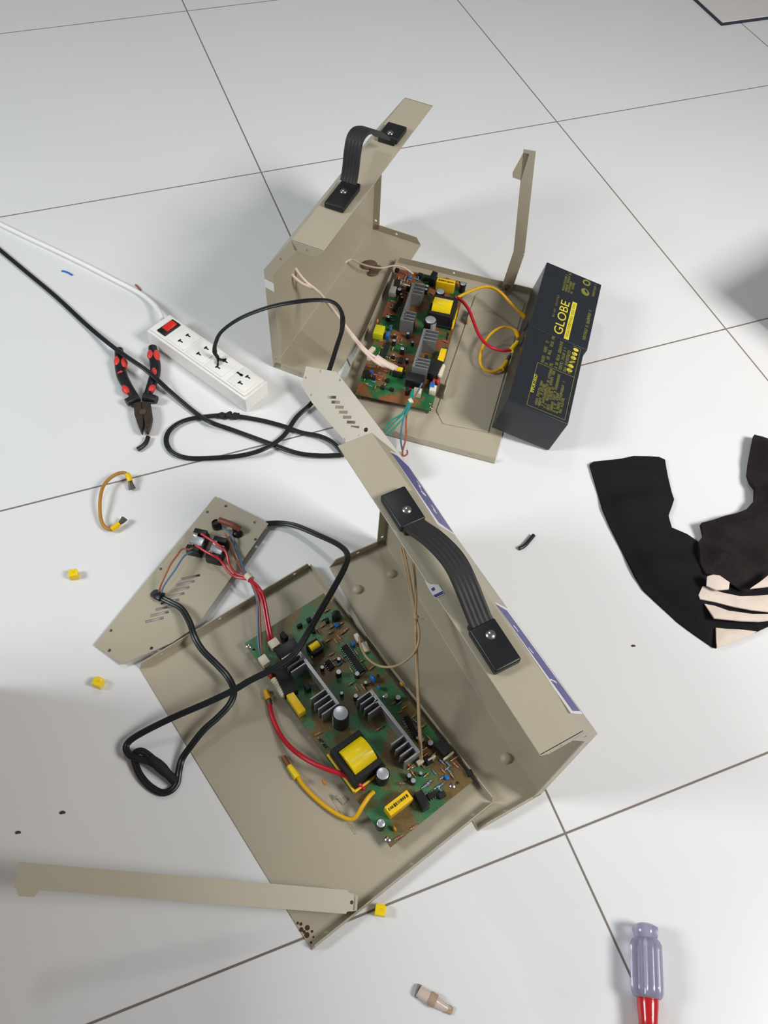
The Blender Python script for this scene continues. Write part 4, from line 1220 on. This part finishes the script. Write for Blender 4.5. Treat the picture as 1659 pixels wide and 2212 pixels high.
# ------------------------------------------------------------------ jumper lead and other small leftovers
JP = thing('jumper_lead', 'short ochre wire with yellow crimped ends, curled on the floor left of centre', 'wire', at(225, 1080, 0))
Z7 = lambda x, y, z: (100 + x / 7.54, 1000 + y / 7.54, z)
bm = new_bm(); tube(bm, P3(*[Z7(*q) for q in ((1310, 180, .012), (1260, 158, .012), (1150, 180, .012), (1010, 275, .012), (920, 400, .012), (882, 560, .012), (872, 720, .010), (885, 890, .007), (935, 1020, .006), (1020, 1080, .006), (1075, 1080, .006))]), 0.0023, 10); obj('wire', bm, OCHRE, JP)
for q, e_ in ((((1310, 178, .012), (1345, 230, .010), (1366, 300, .008)), ((1366, 300, .008), (1380, 360, .006), (1400, 425, .004))), (((1062, 1083, .006), (1125, 1040, .007), (1195, 985, .008)), ((1195, 985, .008), (1235, 950, .008), (1275, 905, .008)))):
    bm = new_bm(); tube(bm, P3(*[Z7(*k) for k in q]), 0.0036, 10); sl_ = obj('sleeve', bm, YEL_BOX, JP)
    bm = new_bm(); tube(bm, P3(*[Z7(*k) for k in e_]), 0.0028, 8, 1.4, rf=lambda t: 0.7 + 0.5 * t); obj('spade_terminal', bm, STEEL, sl_)

# loose yellow connector shells
for (u, v, rot, lab, tilt) in ((157, 1237, 5, 'small yellow plastic cube on the floor at the left, below the curled ochre wire', 0), (210, 1472, 40, 'small yellow plastic cube on the floor just below the lower end panel', 0), (822, 1966, 28, 'small yellow plastic cube on the grout line right of the lower tray corner', 0)):
    p = at(u, v, 0.010)
    root = thing('connector_shell', lab, 'connector', (p.x, p.y, 0), 'loose yellow connector shells')
    M = Matrix.Translation((p.x, p.y, 0)) @ Matrix.Rotation(math.radians(-rot), 4, 'Z')
    bm = new_bm(); box(bm, M, 0.0105, 0.0095, 0.010, 0.0008, 2); obj('shell', bm, YEL, root)
    bm = new_bm(); box(bm, M @ Matrix.Translation((0.001, 0.001, 0.0095)), 0.0028, 0.0022, 0.0008); box(bm, M @ Matrix.Translation((0, 0.0052, 0.006)), 0.008, 0.0016, 0.002); obj('latch', bm, YEL_BOX, root)
cable('wire_offcut', 'short curved black cable offcut at the tip of the pliers', 'cable scrap', ((320, 944, .004), (316, 955, .004), (308, 964, .004), (297, 971, .004)), 0.0032, CORD, seg=10)
cable('wire_offcut', 'short black cable offcut lying alone right of the blue-stickered cover', 'cable scrap', ((1153, 1156, .003), (1143, 1168, .003), (1133, 1179, .003), (1122, 1185, .003)), 0.0026, CORD, seg=10)
cable('wire_offcut', 'tiny blue wire scrap between the white and black cords', 'cable scrap', ((134, 585, .0015), (145, 588, .0015), (156, 594, .0015)), 0.0014, BLUE_COMP, seg=8)
cable('wire_offcut', 'tiny brown wire scrap touching the white cord', 'cable scrap', ((293, 615, .0015), (299, 621, .0015), (304, 627, .0015)), 0.0014, BROWN_WIRE, seg=8)
for (u, v, r, lab) in ((134, 1755, 0.0022, 'larger dark brown crumb on the shaded floor above the long bracket'), (38, 1798, 0.0020, 'dark brown crumb near the left edge above the long bracket'), (1368, 1395, 0.0018, 'dark speck of lint left of the black cloth tip')):
    bm = new_bm(); p = at(u, v, 0.001); ball(bm, (p.x, p.y, 0.0010), r, (1.2, 0.8, 0.45), 8); ball(bm, (p.x + r, p.y - r * 0.4, 0.0008), r * 0.6, (1, 1, 0.5), 8)
    tag(obj('crumb', bm, RUST), lab, 'crumb', 'crumbs on the floor')

# ------------------------------------------------------------------ screwdriver
s0, s1 = at(1394, 1996, 0.0155), at(1399, 2157, 0.0155)
dx = (s1 - s0).normalized(); sl0 = (s1 - s0).length
sxv = dx.cross(Vector((0, 0, 1))).normalized()
SMx = frame(s0, sxv, dx.cross(sxv), dx)
SD = thing('screwdriver', 'screwdriver with clear lilac fluted handle and red collar at the bottom right', 'screwdriver', (s0.x, s0.y, 0))
bm = new_bm()


def flute(a, r, h):
    return 1 - 0.15 * (0.5 + 0.5 * math.cos(6 * a)) ** 4 if h > 0.013 and h < sl0 - 0.004 else 1 - 0.05 * (0.5 + 0.5 * math.cos(6 * a))


R_ = 0.0150
prof = [(0.004, -0.001), (0.008, 0.0), (0.0118, 0.002), (0.0130, 0.006), (0.0118, 0.010), (0.0110, 0.0125), (0.0132, 0.0145), (R_, 0.018)] + [(R_, 0.018 + (sl0 - 0.024) * k / 10) for k in range(1, 11)] + [(0.0138, sl0 - 0.002), (0.0120, sl0)]
lathe(bm, SMx, prof, 48, flute); obj('handle', bm, LILAC, SD)
bm = new_bm(); lathe(bm, SMx @ Matrix.Translation((0, 0, sl0)), [(0.0098, -0.002), (0.0102, 0.001), (0.0100, 0.006), (0.0092, 0.014), (0.0086, 0.020), (0.0098, 0.026), (0.0104, 0.032), (0.006, 0.040)], 28); obj('collar', bm, RED_CLEAR, SD)
bm = new_bm(); cyl(bm, SMx @ Vector((0, 0, sl0 + 0.036)), SMx @ Vector((0, 0.0, sl0 + 0.12)), 0.003, seg=14); obj('blade', bm, CHROME, SD)

# ------------------------------------------------------------------ pinched clear sleeve scrap
Z10 = lambda x, y, z: (860 + x / 10.37, 2120 + y / 10.37, z)
HS = thing('sleeve_scrap', 'pinkish translucent sleeve scrap with forked end, on the floor at bottom centre', 'scrap', at(935, 2160, 0))
bm = new_bm(); tube(bm, P3(*[Z10(*q) for q in ((460, 215, .004), (560, 285, .0045), (680, 350, .0045), (790, 420, .0045), (900, 490, .004), (1010, 560, .0035), (1110, 610, .003))]), 0.0043, 14, 1.35, rf=lambda t: 1.0 - 0.12 * (1 - t) - 0.45 * max(0, t - 0.55) / 0.45); obj('sleeve', bm, HUSK, HS)
bm = new_bm(); tube(bm, P3(*[Z10(*q) for q in ((700, 362, .0046), (780, 410, .0046), (840, 450, .0046))]), 0.0046, 14, 1.35); obj('band', bm, HUSK_D, HS)
bm = new_bm(); tube(bm, P3(*[Z10(*q) for q in ((400, 195, .002), (440, 210, .002), (475, 225, .003))]), 0.0036, 10, 1.6); obj('cuff', bm, mat('grey_cuff', (140, 138, 134), 0.5), HS)
for q in (((1095, 590, .003), (1160, 600, .003), (1220, 620, .002)), ((1085, 635, .003), (1150, 675, .002), (1190, 725, .0015))):
    bm = new_bm(); tube(bm, P3(*[Z10(*k) for k in q]), 0.0019, 8, 1.5, rf=lambda t: 1.1 - 0.5 * t); obj('prong', bm, HUSK_D, HS)

# ------------------------------------------------------------------ crumpled garment
Z3 = lambda x, y: (1240 + x / 3.96, 920 + y / 3.96)


def seg_dist(p, a, b):
    ab = b - a; t = max(0, min(1, (p - a).dot(ab) / max(ab.length_squared, 1e-12)))
    return (p - a - ab * t).length


def pillow(bm, px, z0, H, edge, wob, res=0.007):
    """cloth piece: outline filled, finely divided and raised into soft folds, closed to the floor"""
    pts = [at(u, v, z0 * 0.6).to_2d() for u, v in px]
    b2 = bmesh.new()
    vs = [b2.verts.new((p.x, p.y, 0)) for p in pts]
    f = b2.faces.new(vs)
    bmesh.ops.triangulate(b2, faces=[f])
    for _ in range(7):
        es = [e for e in b2.edges if e.calc_length() > res * 1.5]
        if not es:
            break
        bmesh.ops.subdivide_edges(b2, edges=es, cuts=1)
        bmesh.ops.triangulate(b2, faces=[f for f in b2.faces if len(f.verts) > 3])
    bnd = {v for e in b2.edges if e.is_boundary for v in e.verts}
    inner = [v for v in b2.verts if v not in bnd]
    for _ in range(4):
        bmesh.ops.smooth_vert(b2, verts=inner, factor=0.5, use_axis_x=True, use_axis_y=True)
    for v in b2.verts:
        p = Vector((v.co.x, v.co.y))
        d_ = min(seg_dist(p, pts[i], pts[(i + 1) % len(pts)]) for i in range(len(pts)))
        t = min(1, d_ / edge); t = t * t * (3 - 2 * t)
        v.co.z = z0 + H * (0.25 + 0.75 * t) + (wob(p) * (0.3 + 0.7 * t))
    r = bmesh.ops.extrude_edge_only(b2, edges=[e for e in b2.edges if e.is_boundary])
    for v in r['geom']:
        if isinstance(v, bmesh.types.BMVert):
            v.co.z = max(0.0004, z0 - 0.001)
    bmesh.ops.recalc_face_normals(b2, faces=b2.faces)
    me = bpy.data.meshes.new('tmp'); b2.to_mesh(me); b2.free()
    add_mesh(bm, me, Matrix.Identity(4))


def wobble(amp, f1, f2, ph, ang):
    ca, sa = math.cos(ang), math.sin(ang)

    def w(p):
        s = p.x * ca + p.y * sa; t = -p.x * sa + p.y * ca
        return amp * (math.sin(s * f1 + ph + 1.5 * math.sin(t * f2)) + 0.5 * math.sin(s * f1 * 2.1 + t * f2 * 1.3 + ph * 2))
    return w


GM = thing('garment', 'crumpled black garment with cream stripes on the floor at the right edge', 'clothing', at(1500, 1200, 0))
bm = new_bm()
pillow(bm, [Z3(x, y) for x, y in ((130, 340), (160, 320), (400, 295), (500, 273), (620, 274), (720, 280), (772, 302), (800, 450), (850, 640), (800, 780), (830, 880), (960, 940), (1060, 1010), (1160, 1080), (1400, 1150), (1700, 1200), (1800, 1500), (1700, 1700), (1550, 1770), (1400, 1760), (1205, 1740), (1215, 1905), (1180, 1895), (1100, 1840), (980, 1755), (880, 1680), (740, 1550), (590, 1410), (520, 1300), (440, 1140), (370, 1000), (300, 860), (240, 720), (200, 580))], 0.001, 0.011, 0.03, wobble(0.0042, 62, 28, 0.4, 1.0))
gb = obj('body', bm, CLOTH, GM)
bm = new_bm()
pillow(bm, [Z3(x, y) for x, y in ((1068, 862), (1180, 830), (1300, 790), (1460, 732), (1525, 660), (1528, 560), (1490, 510), (1465, 440), (1478, 330), (1500, 210), (1522, 104), (1600, 112), (1720, 150), (1850, 400), (1850, 1100), (1700, 1290), (1600, 1330), (1500, 1440), (1400, 1430), (1300, 1370), (1200, 1300), (1110, 1290), (1060, 1200), (1050, 1010), (1090, 960))], 0.008, 0.018, 0.028, wobble(0.0075, 80, 38, 1.1, 0.3))
obj('sleeve', bm, CLOTH_B, GM)
for poly, z0 in (([(1045, 1470), (1080, 1396), (1160, 1425), (1260, 1455), (1400, 1482), (1540, 1478), (1700, 1465), (1700, 1620), (1500, 1600), (1340, 1570), (1190, 1530), (1060, 1505)], 0.018),
                 ([(1110, 1325), (1160, 1310), (1215, 1318), (1300, 1375), (1292, 1432), (1190, 1440), (1105, 1402)], 0.026),
                 ([(1100, 1545), (1180, 1560), (1300, 1605), (1500, 1632), (1700, 1630), (1700, 1680), (1560, 1696), (1400, 1690), (1180, 1668)], 0.017),
                 ([(1205, 1738), (1290, 1748), (1400, 1752), (1550, 1770), (1450, 1822), (1340, 1868), (1215, 1905), (1208, 1840)], 0.007),
                 ([(1470, 1432), (1560, 1370), (1659, 1290), (1720, 1270), (1720, 1400), (1600, 1418)], 0.030)):
    bm = new_bm(); pillow(bm, [Z3(x, y) for x, y in poly], z0, 0.004, 0.012, wobble(0.0012, 120, 40, 0.2, 1.2), 0.006)
    obj('stripe', bm, CLOTH_W, GM, label='cream stripe')

# ------------------------------------------------------------------ white slab at the top right corner
w0, w1, w2 = at(1558, 56, 0.0), at(1484, -8, 0.0), at(1668, 41, 0.0)
wx = (w2 - w0).normalized(); wy = (w1 - w0); wy = (wy - wx * wy.dot(wx)).normalized()
WM = frame(w0, wx, wy, Vector((0, 0, 1)))
WS = thing('white_slab', 'white flat slab with dark edge at the top right corner of the floor', 'slab', None, M=WM)
bm = new_bm(); box(bm, WM @ Matrix.Translation((0.2, 0.2, 0)), 0.4, 0.4, 0.007); obj('dark_base', bm, NAVY, WS)
bm = new_bm(); box(bm, WM @ Matrix.Translation((0.2, 0.2, 0.007)), 0.4, 0.4, 0.002); obj('white_top', bm, PANELW, WS)

# ------------------------------------------------------------------ added blocks just outside the view, put there only to shade its edges
for (cx, cy, w, d_, h_, rz, lab) in ((-0.785, -0.95, 0.36, 0.34, 0.33, -0.25, 'plain brown block added out of view to shade the lower left floor'), (0.80, -0.69, 0.22, 0.18, 0.16, 0.3, 'plain brown block added out of view to shade the right edge')):
    M = Matrix.Translation((cx, cy, 0)) @ Matrix.Rotation(rz, 4, 'Z')
    root = thing('shade_block', lab, 'shade block', None, 'added shade blocks out of view', M=M)
    bm = new_bm(); box(bm, M, w, d_, h_, 0.002, 2); obj('block_body', bm, BLOCKER, root)
    for sgn_ in (-1, 1):
        bm = new_bm(); box(bm, M @ Matrix.Translation((sgn_ * w / 4, 0, h_ + 0.0002)), w / 2 - 0.001, d_, 0.003); obj('block_top', bm, BLOCKER, root)
